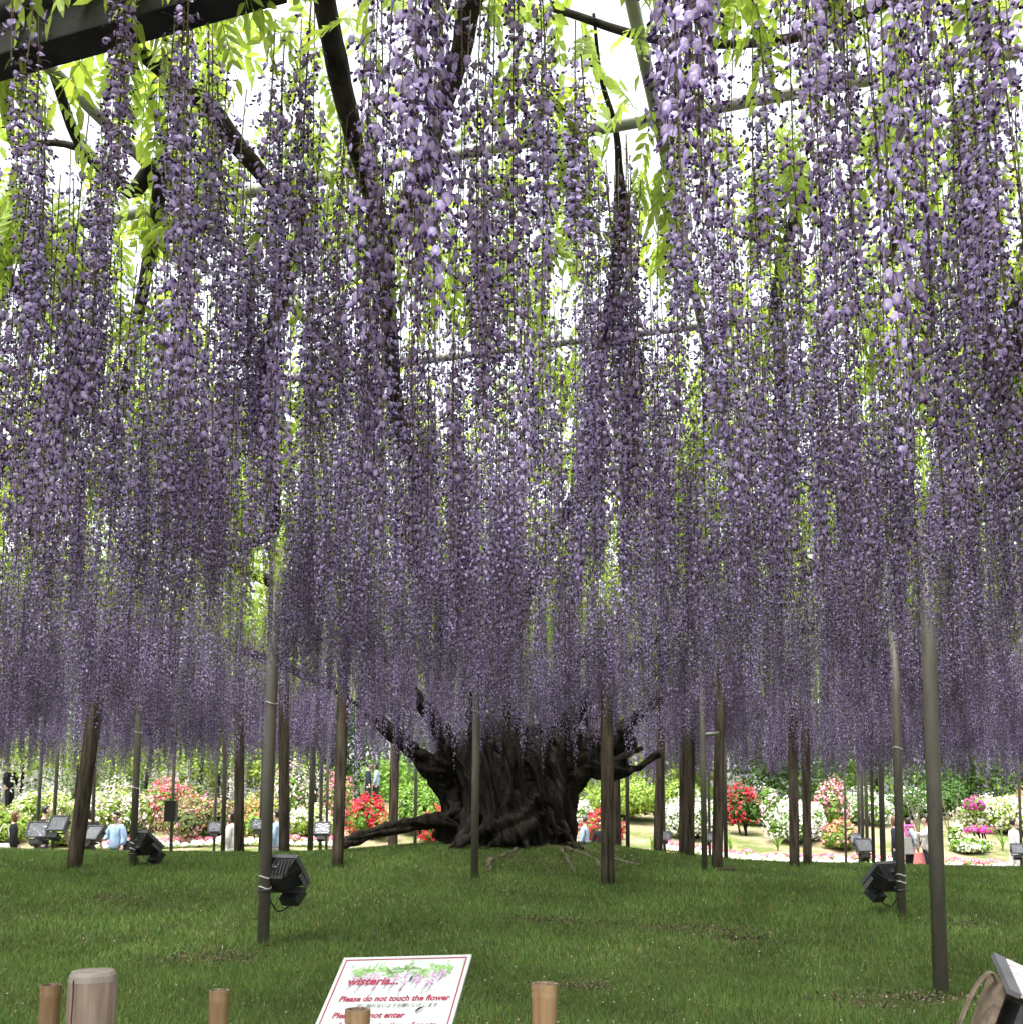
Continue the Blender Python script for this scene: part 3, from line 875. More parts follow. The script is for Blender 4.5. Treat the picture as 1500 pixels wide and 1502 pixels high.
# ------------------------------------------------------------------ lawn grass and litter
bare = [(on_ground(u, v), rx, ry) for (u, v, rx, ry) in ((300, 1408, .42, .22), (345, 1410, .2, .12), (800, 1352, .5, .25), (1020, 1365, .6, .2), (1080, 1380, .4, .2), (860, 1450, .3, .12), (1290, 1470, .55, .25), (1385, 1468, .3, .15), (1410, 1358, .3, .15), (780, 1262, .8, .4), (160, 1320, .4, .25))]
def blades(name, y0, y1, dens, hmin, hmax, w, seed):
    rng = np.random.default_rng(seed)
    area = (y1 - y0) * (1.14 * (y0 + y1) / 2 + 2.4)
    n = int(dens * area)
    y = np.sqrt(rng.uniform(y0 ** 2, y1 ** 2, n)); x = rng.uniform(-1, 1, n) * (.57 * y + 1.2)
    keepm = np.ones(n, bool)
    for p, rx, ry in bare:
        keepm &= ~((((x - p.x) / rx) ** 2 + ((y - p.y) / ry) ** 2 < rng.uniform(.3, 1.3, n)) & (rng.random(n) < .8))
    keepm &= ~((((x - TX) / 1.25) ** 2 + ((y - TY + .1) / 1.0) ** 2) < 1)
    x, y = x[keepm], y[keepm]; n = len(x)
    z = height(x, y)
    # uneven growth: longer and lusher patches
    patch = np.sin(x * 1.7 + 2 * np.sin(y * .9)) * np.sin(y * 2.1 + 1.5 * np.sin(x * 1.1)) * .5 + np.sin(x * 5.1 + y * 3.3) * np.sin(y * 4.7 - x * 2.2) * .3
    h = rng.uniform(hmin, hmax, n) * (1 + .38 * patch)
    for pb_, pt2, pr_ in POSTS:
        near_p = (x - pb_.x) ** 2 + (y - pb_.y) ** 2 < (pr_ + .09) ** 2
        h[near_p] *= 1.7
    a = rng.uniform(0, 2 * np.pi, n); ln = rng.normal(0, .55, n) * h
    b = rng.uniform(0, 2 * np.pi, n)
    ww = w * rng.uniform(.6, 1.4, n) / 2
    P0 = np.stack([x - np.cos(a) * ww, y - np.sin(a) * ww, z - .004], 1)
    P1 = np.stack([x + np.cos(a) * ww, y + np.sin(a) * ww, z - .004], 1)
    P2 = np.stack([x + np.cos(b) * ln, y + np.sin(b) * ln, z + h], 1)
    V = np.stack([P0, P1, P2], 1).reshape(-1, 3)
    T = np.arange(3 * n).reshape(-1, 3)
    base = np.array([.116, .198, .056]) * np.clip(1 + .42 * patch, .45, 1.7)[:, None] * rng.uniform(.5, 1.6, n)[:, None]
    dry = rng.random(n) < .05
    base[dry] = np.array([.30, .30, .13])
    base[:, 0] *= rng.uniform(.8, 1.3, n)
    C = np.repeat(base, 3, 0)
    return link(name, np_mesh(name, V, T, C), None, M['grass'], 'stuff')
setp(blades('grass', 3.0, 9.0, 5200, .026, .055, .0064, 1), 'short green lawn grass under the wisteria', 'grass')
setp(blades('grass', 9.0, 19.6, 2300, .030, .066, .0100, 2), 'short green lawn grass over the mound round the trunk', 'grass')

def flakes(name, xy, size, cols, rng, lift=.03):
    n = len(xy)
    x, y = xy[:, 0], xy[:, 1]
    z = height(x, y) + rng.uniform(.004, lift, n)
    a = rng.uniform(0, 6.28, n); s = size * rng.uniform(.5, 1.3, n)
    d1 = np.stack([np.cos(a), np.sin(a), rng.normal(0, .5, n)], 1) * s[:, None]
    d2 = np.stack([-np.sin(a), np.cos(a), rng.normal(0, .5, n)], 1) * s[:, None] * .6
    p = np.stack([x, y, z], 1)
    V = np.stack([p - d1, p + d2, p + d1, p - d2], 1).reshape(-1, 3)
    C = np.repeat(cols[rng.integers(len(cols), size=n)], 4, 0)
    return link(name, np_mesh(name, V, np.arange(4 * n).reshape(-1, 4), C), None, M['litter'], 'stuff')
rg = np.random.default_rng(77)
n = 22000
yy = np.sqrt(rg.uniform(9, 340, n)); xx = rg.uniform(-1, 1, n) * (.57 * yy + 1)
pts = [np.stack([xx, yy], 1)]
for p, rx, ry in bare:
    m_ = int(260 * rx)
    pts.append(np.stack([p.x + rg.normal(0, rx * .8, m_), p.y + rg.normal(0, ry * .8, m_)], 1))
pts2 = []
for p, rx, ry in bare:
    m_ = int(950 * rx)
    pts2.append(np.stack([p.x + rg.normal(0, rx * .6, m_), p.y + rg.normal(0, ry * .9, m_)], 1))
setp(flakes('leaf_litter', np.concatenate(pts2), .013, np.array([(.050, .034, .022), (.075, .052, .034), (.13, .09, .06), (.20, .155, .11), (.035, .026, .018)]), rg, .040), 'brown litter in worn patches of the lawn', 'litter')
setp(flakes('fallen_petals', np.concatenate(pts), .008, np.array([(.52, .50, .45), (.46, .44, .40), (.30, .27, .31), (.20, .15, .11), (.12, .085, .055), (.32, .29, .21), (.16, .115, .08)]), rg, .045), 'pale and brown wisteria petals fallen over the lawn', 'petals')

# ------------------------------------------------------------------ floodlights strapped to the posts
def frustum(b0, b1, y0, y1):
    """box whose section goes from b0 (w,h) at y0 to b1 at y1"""
    V = []
    for (w, h), y in ((b0, y0), (b1, y1)):
        V += [(-w / 2, y, -h / 2), (w / 2, y, -h / 2), (w / 2, y, h / 2), (-w / 2, y, h / 2)]
    return MB().add(V, [(0, 3, 2, 1), (4, 5, 6, 7), (0, 1, 5, 4), (1, 2, 6, 5), (2, 3, 7, 6), (3, 0, 4, 7)])

m, n_, out = new_mat('floodlight_glass')
b = N(n_, 'ShaderNodeBsdfPrincipled', Roughness=.08); b.inputs['Base Color'].default_value = (.30, .31, .34, 1); b.inputs['Metallic'].default_value = .55
tcx = N(n_, 'ShaderNodeTexCoord'); nz = N(n_, 'ShaderNodeTexNoise', Scale=22.0, Detail=3.0); n_.links.new(tcx.outputs['Object'], nz.inputs[0])
bp = N(n_, 'ShaderNodeBump', Strength=.55, Distance=.02); n_.links.new(nz.outputs[0], bp.inputs['Height']); n_.links.new(bp.outputs[0], b.inputs['Normal'])
n_.links.new(b.outputs[0], out.inputs[0]); M['flood_glass'] = m

FL = {}
def flood_parts():
    w, h, dp = .42, .34, .20
    FL['housing'] = (frustum((w * .50, h * .42), (w * .97, h * .95), -dp, -.02).mesh('housing', bevel=.008), 'flood')
    fr = MB()
    for s in (-1, 1):
        fr.box((s * (w / 2 - .012), .005, 0), (.03, .045, h)); fr.box((0, .005, s * (h / 2 - .012)), (w - .054, .045, .03))
    FL['front_frame'] = (fr.mesh('front_frame', bevel=.004), 'flood_grey')
    FL['glass'] = (MB().box((0, .012, 0), (w - .05, .006, h - .05)).mesh('glass'), 'flood_glass')
    FL['fin'] = (MB().box((0, 0, 0), (.008, .15, .03)).mesh('fin'), 'flood')
    lt = MB().box((-.03, -.05, h * .40), (.012, .11, .02)).box((.03, -.05, h * .40), (.012, .11, .02)).box((0, -.105, h * .36), (.075, .02, .03))
    FL['latch'] = (lt.mesh('latch'), 'flood_grey')
    FL['ballast_box'] = (MB().box((.03, -.10, -h * .5 - .085), (.20, .17, .10)).mesh('ballast_box', bevel=.008), 'flood')
    br = MB().box((0, -.09, -h * .5 - .012), (w * .98, .05, .012))
    for s in (-1, 1): br.box((s * (w / 2 + .003), -.06, -h * .25), (.01, .05, h * .5))
    FL['bracket'] = (br.mesh('bracket'), 'flood_grey')
flood_parts()

def floodlight(loc, yaw, pitch, scale, label, post, roll=0.0):
    """loc: world centre; yaw: compass bearing the glass faces (0 = away from the camera); pitch: upward tilt"""
    root = empty('floodlight', loc, label, 'floodlight', 'floodlights strapped to the trellis posts')
    root.rotation_euler = (pitch, roll, -yaw)
    root.scale = (scale,) * 3
    for nm in ('housing', 'front_frame', 'glass', 'latch', 'ballast_box', 'bracket'):
        o = link(nm, FL[nm][0], root)
        if not FL[nm][0].materials: FL[nm][0].materials.append(M[FL[nm][1]])
    fm = FL['fin'][0]
    if not fm.materials: fm.materials.append(M['flood'])
    for i in range(9):
        o = link('fin', fm, root); x = -.15 + .0375 * i
        o.location = (x, -.10, .118 + 0.0 * i); o.rotation_euler = (math.radians(24), 0, 0)
    for i in range(5):
        for s in (-1, 1):
            o = link('fin', fm, root)
            o.location = (s * .160, -.10, -.09 + .04 * i); o.rotation_euler = (0, math.radians(90), s * math.radians(-30))
    # strap arm to the post and the hanging cable (in world space)
    bpy.context.view_layer.update()
    inv = root.matrix_world.inverted()
    b, t, r = post
    pz = loc[2] - .19 * scale
    f = (pz - b.z) / (t.z - b.z); c = b.lerp(t, f)
    arm = MB()
    q = root.matrix_world @ Vector((0, -.09, -.19))
    arm.tube([inv @ q, inv @ c], .022, 8)
    ring = [inv @ (c + Vector((math.cos(a) * (r + .012), math.sin(a) * (r + .012), 0))) for a in np.linspace(0, 6.2832, 17)]
    arm.tube(ring, .013, 6, False)
    arm.build('mounting_arm', M['flood'], root)
    e = root.matrix_world @ Vector((.06, -.12, -.30)); s0 = c + Vector((0, 0, .05))
    mid = (e + s0) / 2 + Vector((0, 0, -.17 * scale))
    P = spline([tuple(s0), tuple((s0 + mid) / 2 + Vector((0, 0, -.06))), tuple(mid), tuple(e)], 6)
    MB().tube([inv @ Vector(p) for p in P], .008, 6).build('cable', M['cable'], root, True)
    return root

def near_post(post, u, v, dy=0.0):
    return at_y(u, v, post[0].y + dy)
R_ = math.radians
floodlight(near_post(P_LEFT, 419, 1276, .12), R_(25), R_(40), .98, 'large black floodlight seen from behind, strapped to the thick steel post on the lawn', P_LEFT)
floodlight(near_post(P_RMID, 1290, 1281, .12), R_(-35), R_(42), .92, 'black floodlight seen from behind, strapped to a slim brown post before the bright azaleas', P_RMID)
floodlight(near_post(P_L195, 216, 1232, .1), R_(40), R_(50), 1.05, 'black floodlight seen side-on, strapped to the slim post beside the leaning prop', P_L195)
LF = 'small floodlight with glass towards the lawn on a far thin post'
floodlight(near_post(P55, 55, 1217, -.25), R_(180), R_(22), .95, 'far floodlight with its glass lit by the sky in front of a man in black', P55)
floodlight(near_post(P78, 85, 1208, -.25), R_(195), R_(30), .95, 'far floodlight beside the man in black, tilted up with patterned glass', P78)
floodlight(near_post(P140, 136, 1222, -.25), R_(205), R_(38), 1.0, 'far floodlight half hidden behind the leaning timber prop', P140)
floodlight(near_post(P315, 315, 1213, -.25), R_(180), R_(16), .62, 'small pale floodlight in front of the mauve and green azalea', P315)
floodlight(near_post(P381, 378, 1209, -.25), R_(180), R_(16), .62, 'small pale floodlight half hidden by the thick steel post', P381)
floodlight(near_post(P470, 473, 1215, -.25), R_(180), R_(22), .75, 'small floodlight between thin posts by the long surface root', P470)
floodlight(near_post(P974, 976, 1226, -.25), R_(178), R_(14), .5, 'small floodlight close against a slim dark timber prop', P974)
floodlight(near_post(P1039, 1039, 1228, -.25), R_(178), R_(14), .5, 'small floodlight half hidden between a slim post and the squared prop', P1039)
floodlight(near_post(P1258, 1256, 1230, -.25), R_(185), R_(22), .62, 'upper floodlight of the close pair on thin posts before pink azalea', P1258)
floodlight(near_post(P1271, 1267, 1240, -.3), R_(165), R_(32), .85, 'lower floodlight of the close pair with patterned glass before pink azalea', P1271)
floodlight(near_post(P1494, 1492, 1245, -.25), R_(180), R_(26), .62, 'small floodlight on a thin post in front of the cream azalea', P1494)

sp_ = empty('loudspeaker', near_post(P252, 251, 1190, -.12), 'small black box loudspeaker fixed to a thin post before red azaleas', 'loudspeaker')
MB().box((0, 0, 0), (.23, .16, .42)).build('cabinet', M['flood'], sp_, bevel=.01)
MB().box((0, -.083, 0), (.20, .008, .38)).build('grille', M['cable'], sp_)
MB().box((0, .09, 0), (.06, .06, .06)).build('bracket', M['flood_grey'], sp_)

# ------------------------------------------------------------------ fence posts in the foreground
def bamboo(u, v, w, Y, label):
    t = at_y(u, v, Y); r = w / 2 * Y / F
    g = hz(t.x, t.y)
    root = empty('bamboo_post', (t.x, t.y, g), label, 'post', 'cut bamboo fence posts')
    H = t.z - g
    zs = [-.1, .22, .235, .25, .52, .535, .55, H - .035, H - .028, H - .020, H - .012, H]
    rs = [1, 1, 1.05, 1, 1, 1.05, 1, 1, 1.05, .99, 1.04, 1.03]
    MB().tube([(0, 0, z) for z in zs], [r * q for q in rs], 20, False).build('culm', M['bamboo'], root, True)
    MB().tube([(0, 0, H - .02), (0, 0, H - .012)], r * .97, 20).build('node_wall', M['bamboo_cut'], root)
    rim = MB()
    n = 20; V = []; Fc = []
    for rr in (r * 1.03, r * .86):
        V += [(rr * math.cos(6.2832 * k / n), rr * math.sin(6.2832 * k / n), H + .0006) for k in range(n)]
    Fc = [(k, (k + 1) % n, n + (k + 1) % n, n + k) for k in range(n)]
    V += [(r * .86 * math.cos(6.2832 * k / n), r * .86 * math.sin(6.2832 * k / n), H - .012) for k in range(n)]
    Fc += [(n + k, n + (k + 1) % n, 2 * n + (k + 1) % n, 2 * n + k) for k in range(n)]
    rim.add(V, Fc).build('cut_rim', M['bamboo_cut'], root)
bamboo(75, 1445, 28, 3.45, 'bamboo fence post standing right beside the thick round wooden post')
bamboo(322, 1453, 28, 3.45, 'slim bamboo fence post standing alone between the thick wooden post and the sign')
bamboo(525, 1481, 35, 2.75, 'bamboo fence post standing in front of the white sign')
bamboo(798, 1443, 36, 2.75, 'thick tan bamboo fence post standing alone on the lawn side beyond the sign')

t = at_y(137, 1424, 3.3); r = 33 * 3.3 / F; H = t.z - hz(t.x, t.y)
wp = empty('wooden_post', (t.x, t.y, hz(t.x, t.y)), 'thick round wooden fence post with chamfered top and a long crack', 'post')
def wobp(i, k): return 1 + .012 * math.sin(k * 1.7 + i)
MB().tube([(0, 0, -.1), (0, 0, H * .5), (0, 0, H - .03)], [r * 1.03, r * 1.01, r], 28, True, wobp).build('shaft', M['post'], wp, True)
MB().tube([(0, 0, H - .03), (0, 0, H - .012), (0, 0, H)], [r * .999, r * .96, r * .86], 28).build('chamfered_top', M['post_cut'], wp)
ca = math.radians(-117)
MB().tube([(math.cos(ca + .012 * math.sin(i * 2.1)) * r * 1.006, math.sin(ca + .012 * math.sin(i * 2.1)) * r * 1.006, H - .02 - i * .06) for i in range(12)], [.0022] * 12, 5).build('crack', M['crack'], wp)

# ------------------------------------------------------------------ the sign
def solve_sign():
    d0 = 3.35
    v_dir = Vector((294 / F, cp - (840 / F) * sp, sp + (840 / F) * cp)).normalized()      # along its side edges, away and up
    r0 = ray(505, 1405); P0 = Vector((0, 0, EYE)) + r0 * (d0 / r0.y)
    w = .44
    best = None
    a = Vector((1, 0, 0)); a = (a - v_dir * a.dot(v_dir)).normalized(); b = v_dir.cross(a)
    for i in range(-900, 901):
        th = i / 900 * 1.2
        u = a * math.cos(th) + b * math.sin(th)
        q = project(P0 + u * w)
        e = abs((q[1] - 1405) / (q[0] - 505) - (1400 - 1405) / (692 - 505))
        if best is None or e < best[0]: best = (e, u, q)
    u = best[1]
    # width that reaches the right corner
    lo, hi = .2, .8
    for _ in range(40):
        mid = (lo + hi) / 2
        if project(P0 + u * mid)[0] < 692: lo = mid
        else: hi = mid
    return P0, u, v_dir, lo
SP0, SU, SV, SW = solve_sign()
SN = SU.cross(SV).normalized()
if SN.y > 0: SN = -SN
print('sign', SP0, SW, SN)
SH = SW * .74
sg = empty('sign', (SP0.x + SW / 2, SP0.y, 0), 'white notice board with red lettering and a printed wisteria garland', 'sign')
bpy.context.view_layer.update()
SM = Matrix((SU, SV, SN)).transposed().to_4x4(); SM.translation = SP0
M['sign_white'] = plain('sign_white', (.34, .37, .362), .35, spec=.4, var=.02)
M['ink_red'] = plain('ink_red', (.21, .014, .045), .5, var=.05)
M['ink_dark'] = plain('ink_dark', (.06, .06, .07), .5, var=.05)
M['ink_green'] = plain('ink_green', (.22, .42, .12), .5, var=.3)
M['ink_purple'] = plain('ink_purple', (.42, .22, .42), .5, var=.3)
def on_sign(o):
    o.matrix_world = SM
    mw = o.matrix_world.copy()
    o.parent = sg; o.matrix_parent_inverse = Matrix.Translation(sg.location).inverted()
    o.matrix_basis = mw
    return o
sgn = 1.0        # board face lies at local z = 0 looking along +z
on_sign(MB().box((SW / 2, -SH / 2, -.004), (SW, SH, .008)).build('board', M['sign_white'], None, bevel=.0012))
bw, ins = SW * .0095, SW * .032
fr = MB()
fr.box((SW / 2, -ins, .0008), (SW - 2 * ins + bw, bw, .001)).box((SW / 2, -SH + ins, .0008), (SW - 2 * ins + bw, bw, .001))
fr.box((ins, -SH / 2, .0008), (bw, SH - 2 * ins - bw, .001)).box((SW - ins, -SH / 2, .0008), (bw, SH - 2 * ins - bw, .001))
on_sign(fr.build('border', M['ink_red'], None))
def text(s, x, y, size, mat, bold=.0, shear=.22, z=.0012, sx=1.0):
    c = bpy.data.curves.new('lettering', 'FONT'); c.body = s; c.size = size; c.shear = shear; c.offset = bold; c.resolution_u = 3
    o = bpy.data.objects.new('lettering_source', c); COL.objects.link(o)
    bpy.context.view_layer.update()
    me = bpy.data.meshes.new_from_object(o.evaluated_get(bpy.context.evaluated_depsgraph_get()))
    bpy.data.objects.remove(o)
    me.transform(Matrix.Translation((x, y, z)) @ Matrix.Diagonal((sx, 1, 1, 1)))
    me.materials.clear()
    return on_sign(link('lettering', me, None, mat))
k = SW / .44
text('wisteria...', .050 * k, -.126 * k, .044 * k, M['ink_red'], .0013 * k, .15, .0022, 1.04)
text('Please do not touch the flower', .046 * k, -.196 * k, .0320 * k, M['ink_red'], .0011 * k, .12, .0012, .90)
text('花に触れないようお願いいたします', .112 * k, -.222 * k, .0185 * k, M['ink_dark'], 0, .1, .0012, .9)
text('Please do not enter', .046 * k, -.264 * k, .0320 * k, M['ink_red'], .0011 * k, .12, .0012, .92)
text('for the protection of roots', .076 * k, -.304 * k, .0320 * k, M['ink_red'], .0011 * k, .12, .0012, .90)
def print_blobs(name, items, mat, z):
    V, Tt = [], []
    for (x, y, l, w, a) in items:
        o = len(V); ca_, sa_ = math.cos(a), math.sin(a)
        for (p, q) in ((0, 0), (.35, .5), (.7, .42), (1, 0), (.7, -.42), (.35, -.5)):
            V.append((x + (p * l * ca_ - q * w * sa_), y + (p * l * sa_ + q * w * ca_), z))
        Tt += [(o, o + 1, o + 2), (o, o + 2, o + 3), (o, o + 3, o + 4), (o, o + 4, o + 5)]
    return on_sign(link(name, np_mesh(name, V, np.array(Tt)), None, mat, 'stuff'))
rs = random.Random(3)
lvs, fls, dks = [], [], []
for i in range(230):
    x = rs.uniform(.045, .385) * k
    y = (-.060 + .010 * math.sin(x / k * 60) + rs.gauss(0, .011)) * k
    lvs.append((x, y, rs.uniform(.010, .016) * k, rs.uniform(.004, .0065) * k, rs.uniform(-2.6, -.3) if rs.random() < .6 else rs.uniform(-.6, .6)))
for (cx, ln) in ((.075, .06), (.105, .075), (.13, .05), (.158, .085), (.195, .06), (.215, .075), (.25, .09), (.285, .045), (.30, .06), (.328, .08), (.345, .075), (.37, .035)):
    for j in range(34):
        f = rs.random()
        fls.append(((cx + rs.gauss(0, .011) * (1 - f) - .012 * f) * k, (-.075 - ln * f * .9) * k, rs.uniform(.004, .008) * k, .0045 * k, rs.uniform(0, 6.28)))
    for j in range(12):
        f = .55 + .5 * j / 12
        dks.append(((cx - .014 * f + rs.gauss(0, .0014)) * k, (-.075 - ln * f * 1.15) * k, .004 * k, .002 * k, rs.uniform(0, 6.28)))
print_blobs('printed_leaves', lvs, M['ink_green'], .0018)
print_blobs('printed_blossoms', fls, M['ink_purple'], .0014)
print_blobs('printed_tips', dks, M['ink_dark'], .0012)
# stake that carries the board
c0 = SM @ Vector((SW / 2, -SH * .55, -.012))
stk = MB().box((c0.x, c0.y + .012, c0.z / 2 - .05), (.035, .035, c0.z + .06)).build('stake', M['post'], None)
keep(stk, sg)
# fallen sprigs lying on the board
for (x, y, a, q) in ((.262, -.118, 1.2, .7), (.315, -.245, .7, .9)):
    o = MB().tube([(x * k, y * k, .006), (x * k + .012 * math.cos(a), y * k + .012 * math.sin(a), .009), (x * k + .03 * q * math.cos(a), y * k + .03 * q * math.sin(a), .006)], [.002, .003, .0008], 6).build('fallen_sprig', M['crack'], None)
    o.matrix_world = SM
    setp(o, ('curled dark sprig lying on the sign beside the word wisteria' if q < .8 else 'dry grey sprig lying on the sign above the word roots'), 'sprig')

# ------------------------------------------------------------------ wooden lamp box in the corner
bc = at_y(1452, 1460, 3.05)
lb = empty('lamp_box', (bc.x, bc.y, hz(bc.x, bc.y)), 'tilted brown wooden lamp box with pale slatted lid and curved strap handle', 'lamp box')
M['lamp_wood'] = rough_mat('lamp_wood', (.085, .065, .045), (.17, .135, .10), 6, (1, 5, 5), .7, .2, 20)
M['lid'] = rough_mat('lid', (.40, .39, .38), (.55, .54, .53), 30, (1, 1, 1), .5, .1, 50)
tl = Matrix.Rotation(R_(24), 4, 'Y')
def LBM(mbx, nm, mat, **kw):
    o = mbx.build(nm, mat, lb, **kw)
    o.matrix_basis = Matrix.Translation(at_y(1472, 1438, 3.05) - Vector((bc.x, bc.y, hz(bc.x, bc.y)))) @ tl
    return o
LBM(MB().box((.008, .045, -.20), (.02, .10, .40)), 'side_panel', M['lamp_wood'], bevel=.002)
LBM(MB().box((.19, .108, -.21), (.34, .02, .38)), 'back_panel', M['lamp_wood'])
LBM(MB().box((.372, .045, -.20), (.02, .10, .40)), 'side_panel', M['lamp_wood'], bevel=.002)
LBM(MB().box((.19, .045, -.30), (.32, .10, .16)), 'lamp_body', M['flood'], bevel=.02)
LBM(MB().box((.19, .04, -.12), (.25, .09, .16)), 'lamp_head', M['flood'], bevel=.02)
LT = Matrix.Rotation(R_(28), 3, 'X')
LBM(MB().box(LT @ Vector((.012, .03, .004)), (.035, .19, .016), LT), 'lid_rail', M['flood_grey'])
for i in range(5):
    LBM(MB().box(LT @ Vector((.205, -.045 + .037 * i, .006)), (.345, .033, .014), LT), 'lid_slat', M['lid'], bevel=.002)
P = spline([(0, .03, -.015, 0), (-.028, .03, .008, 0), (-.052, .03, -.04, 0), (-.060, .03, -.12, 0), (-.055, .03, -.22, 0), (-.02, .03, -.31, 0), (0.0, .03, -.32, 0)], 6)
V = []; Fc = []
for i, p in enumerate(P):
    q = P[min(i + 1, len(P) - 1)]; o_ = P[max(i - 1, 0)]
    tx, tz = q[0] - o_[0], q[2] - o_[2]; l_ = math.hypot(tx, tz); nx_, nz_ = -tz / l_ * .0025, tx / l_ * .0025
    V += [(p[0] - nx_, p[1] - .010, p[2] - nz_), (p[0] + nx_, p[1] - .010, p[2] + nz_), (p[0] + nx_, p[1] + .010, p[2] + nz_), (p[0] - nx_, p[1] + .010, p[2] - nz_)]
    if i: Fc += [tuple((i - 1) * 4 + a for a in (j, (j + 1) % 4)) + tuple(i * 4 + a for a in ((j + 1) % 4, j)) for j in range(4)]
LBM(MB().add(V, Fc), 'strap', M['lamp_wood'])
LBM(MB().box((.19, .12, -.62), (.06, .06, .5)), 'stake', M['lamp_wood'])

# ------------------------------------------------------------------ azalea bank
def px_bank(u, v, Y):
    return at_y(u, v, Y)

def bush(name, u0, u1, v_top, Y, blossom, leafc, frac, label, n=2600, group=None, cat='azalea', v_bot=None, tall=1.0, fsz=.045, lumps=15, stem=True):
    """shrub that fills u0..u1 at distance Y, its top at v_top; blossom: list of colours"""
    a, b = at_y(u0, v_top, Y), at_y(u1, v_top, Y)
    cx = (a.x + b.x) / 2; w = (b.x - a.x) * 1.12; g = hz(cx, Y)
    if v_bot is not None: g = max(g, at_y(u0, v_bot, Y).z)
    H = a.z - g
    rng = np.random.default_rng(int(u0 * 7 + v_top))
    g0 = hz(cx, Y)
    root = empty(name, (cx, Y, g0), label, cat, group)
    dz = g - g0
    # lumpy crown: several overlapping mounds
    L = []
    for k in range(lumps):
        ang = rng.uniform(0, 6.28); q = math.sqrt(rng.random()) * .74
        lx, ly = math.cos(ang) * q * w / 2, math.sin(ang) * q * min(w, 2.4) / 2
        top_h = H * (1 - .42 * q * q) * rng.uniform(.72, 1.0)
        L.append((lx, ly, top_h, rng.uniform(.17, .34) * w * .72))
    L.append((0, 0, H, w * .30))
    L = np.array(L)
    k = rng.integers(len(L), size=n)
    d = rng.normal(size=(n, 3)); d /= np.linalg.norm(d, axis=1)[:, None]; d[:, 2] = np.where(d[:, 2] < -.75, -d[:, 2], d[:, 2])
    rad = L[k, 3]
    vr = L[k, 2] * .54
    s = rng.uniform(.55, 1.12, n) ** .7
    P = np.stack([L[k, 0] + d[:, 0] * rad * s, L[k, 1] + d[:, 1] * rad * s, L[k, 2] - vr + d[:, 2] * vr * s], 1)
    P[:, 2] = np.maximum(P[:, 2], rng.uniform(.02, .16, n) * H) + dz
    out_n = d + rng.normal(0, .45, (n, 3)); out_n /= np.linalg.norm(out_n, axis=1)[:, None]
    def quads(nm, P, Nn, size, cols, mat):
        m_ = len(P)
        t1 = np.cross(Nn, rng.normal(size=(m_, 3))); t1 /= np.linalg.norm(t1, axis=1)[:, None] + 1e-9
        t2 = np.cross(Nn, t1)
        sz = size * rng.uniform(.6, 1.35, m_)[:, None]
        V = np.stack([P - t1 * sz, P + t2 * sz * .75 - Nn * sz * .2, P + t1 * sz, P - t2 * sz * .75 - Nn * sz * .2], 1).reshape(-1, 3)
        C = cols[rng.integers(len(cols), size=m_)] * rng.uniform(.8, 1.15, m_)[:, None]
        return link(nm, np_mesh(nm, V, np.arange(4 * m_).reshape(-1, 4), np.repeat(np.clip(C, 0, .9), 4, 0)), root, mat, 'stuff')
    # blossoms come in drifts, leaves between them
    cl = np.array([vnoise(p[0], p[2] + p[1], 2.2, u0 * .13) for p in P]) * .9 + rng.uniform(0, 1, n) * .8
    thr = np.quantile(cl, 1 - frac) if frac > 0 else 9
    fm_ = cl >= thr
    if fm_.sum() > 20:
        quads('blossoms', P[fm_], out_n[fm_], fsz, np.array(blossom), M['bush'])
    lp = ~fm_
    if lp.sum() > 5:
        quads('foliage', P[lp] - d[lp] * .02, out_n[lp], fsz * .9, np.array(leafc), M['bush'])
    # leafy core so that the crown does not show through everywhere
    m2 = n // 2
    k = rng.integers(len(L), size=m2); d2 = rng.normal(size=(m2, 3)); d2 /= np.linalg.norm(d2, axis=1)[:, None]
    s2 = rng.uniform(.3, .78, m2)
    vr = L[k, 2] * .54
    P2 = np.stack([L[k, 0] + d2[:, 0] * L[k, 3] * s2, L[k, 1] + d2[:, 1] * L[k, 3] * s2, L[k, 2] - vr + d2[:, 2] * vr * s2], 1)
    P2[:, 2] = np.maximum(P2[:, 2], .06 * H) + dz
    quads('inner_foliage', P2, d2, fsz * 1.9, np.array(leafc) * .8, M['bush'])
    if stem:
        for q in range(5):
            e = L[q % len(L)]
            MB().tube([(e[0] * .15 + .04 * q, e[1] * .15, -.05), (e[0] * .5, e[1] * .5, H * .3 + dz), (e[0], e[1], e[2] * .8 + dz)], [.03, .022, .008], 6).build('stem', M['limb'], root, True)
    return root

G1 = [(.13, .25, .035), (.17, .31, .05), (.22, .37, .07)]
G2 = [(.05, .11, .025), (.07, .14, .03), (.09, .18, .04)]
YG = [(.30, .42, .07), (.36, .46, .10), (.22, .36, .06)]
WHT = [(.78, .78, .74), (.82, .80, .78), (.72, .74, .66)]
RED = [(.66, .035, .07), (.72, .06, .10), (.58, .03, .06)]
PNK = [(.74, .24, .30), (.76, .34, .38), (.70, .18, .26)]
PPK = [(.78, .58, .60), (.80, .68, .66), (.76, .48, .52)]
ORG = [(.66, .34, .16), (.70, .44, .22), (.60, .28, .16)]
MAU = [(.42, .18, .28), (.50, .24, .32), (.40, .24, .20)]
CRM = [(.78, .74, .52), (.80, .78, .66), (.74, .70, .44)]
MAG = [(.66, .05, .36), (.70, .08, .42)]
GA_ = 'azaleas on the bank'
bush('azalea_bush', -60, 45, 1175, 28.5, CRM, YG, .05, 'bright yellow-green bush behind the woman in the black cardigan', 3200, GA_, 'bush')
bush('azalea_bush', 20, 125, 1150, 31.0, CRM, YG, .45, 'tall azalea with pale yellow flowers behind the man in black', 3200, GA_)
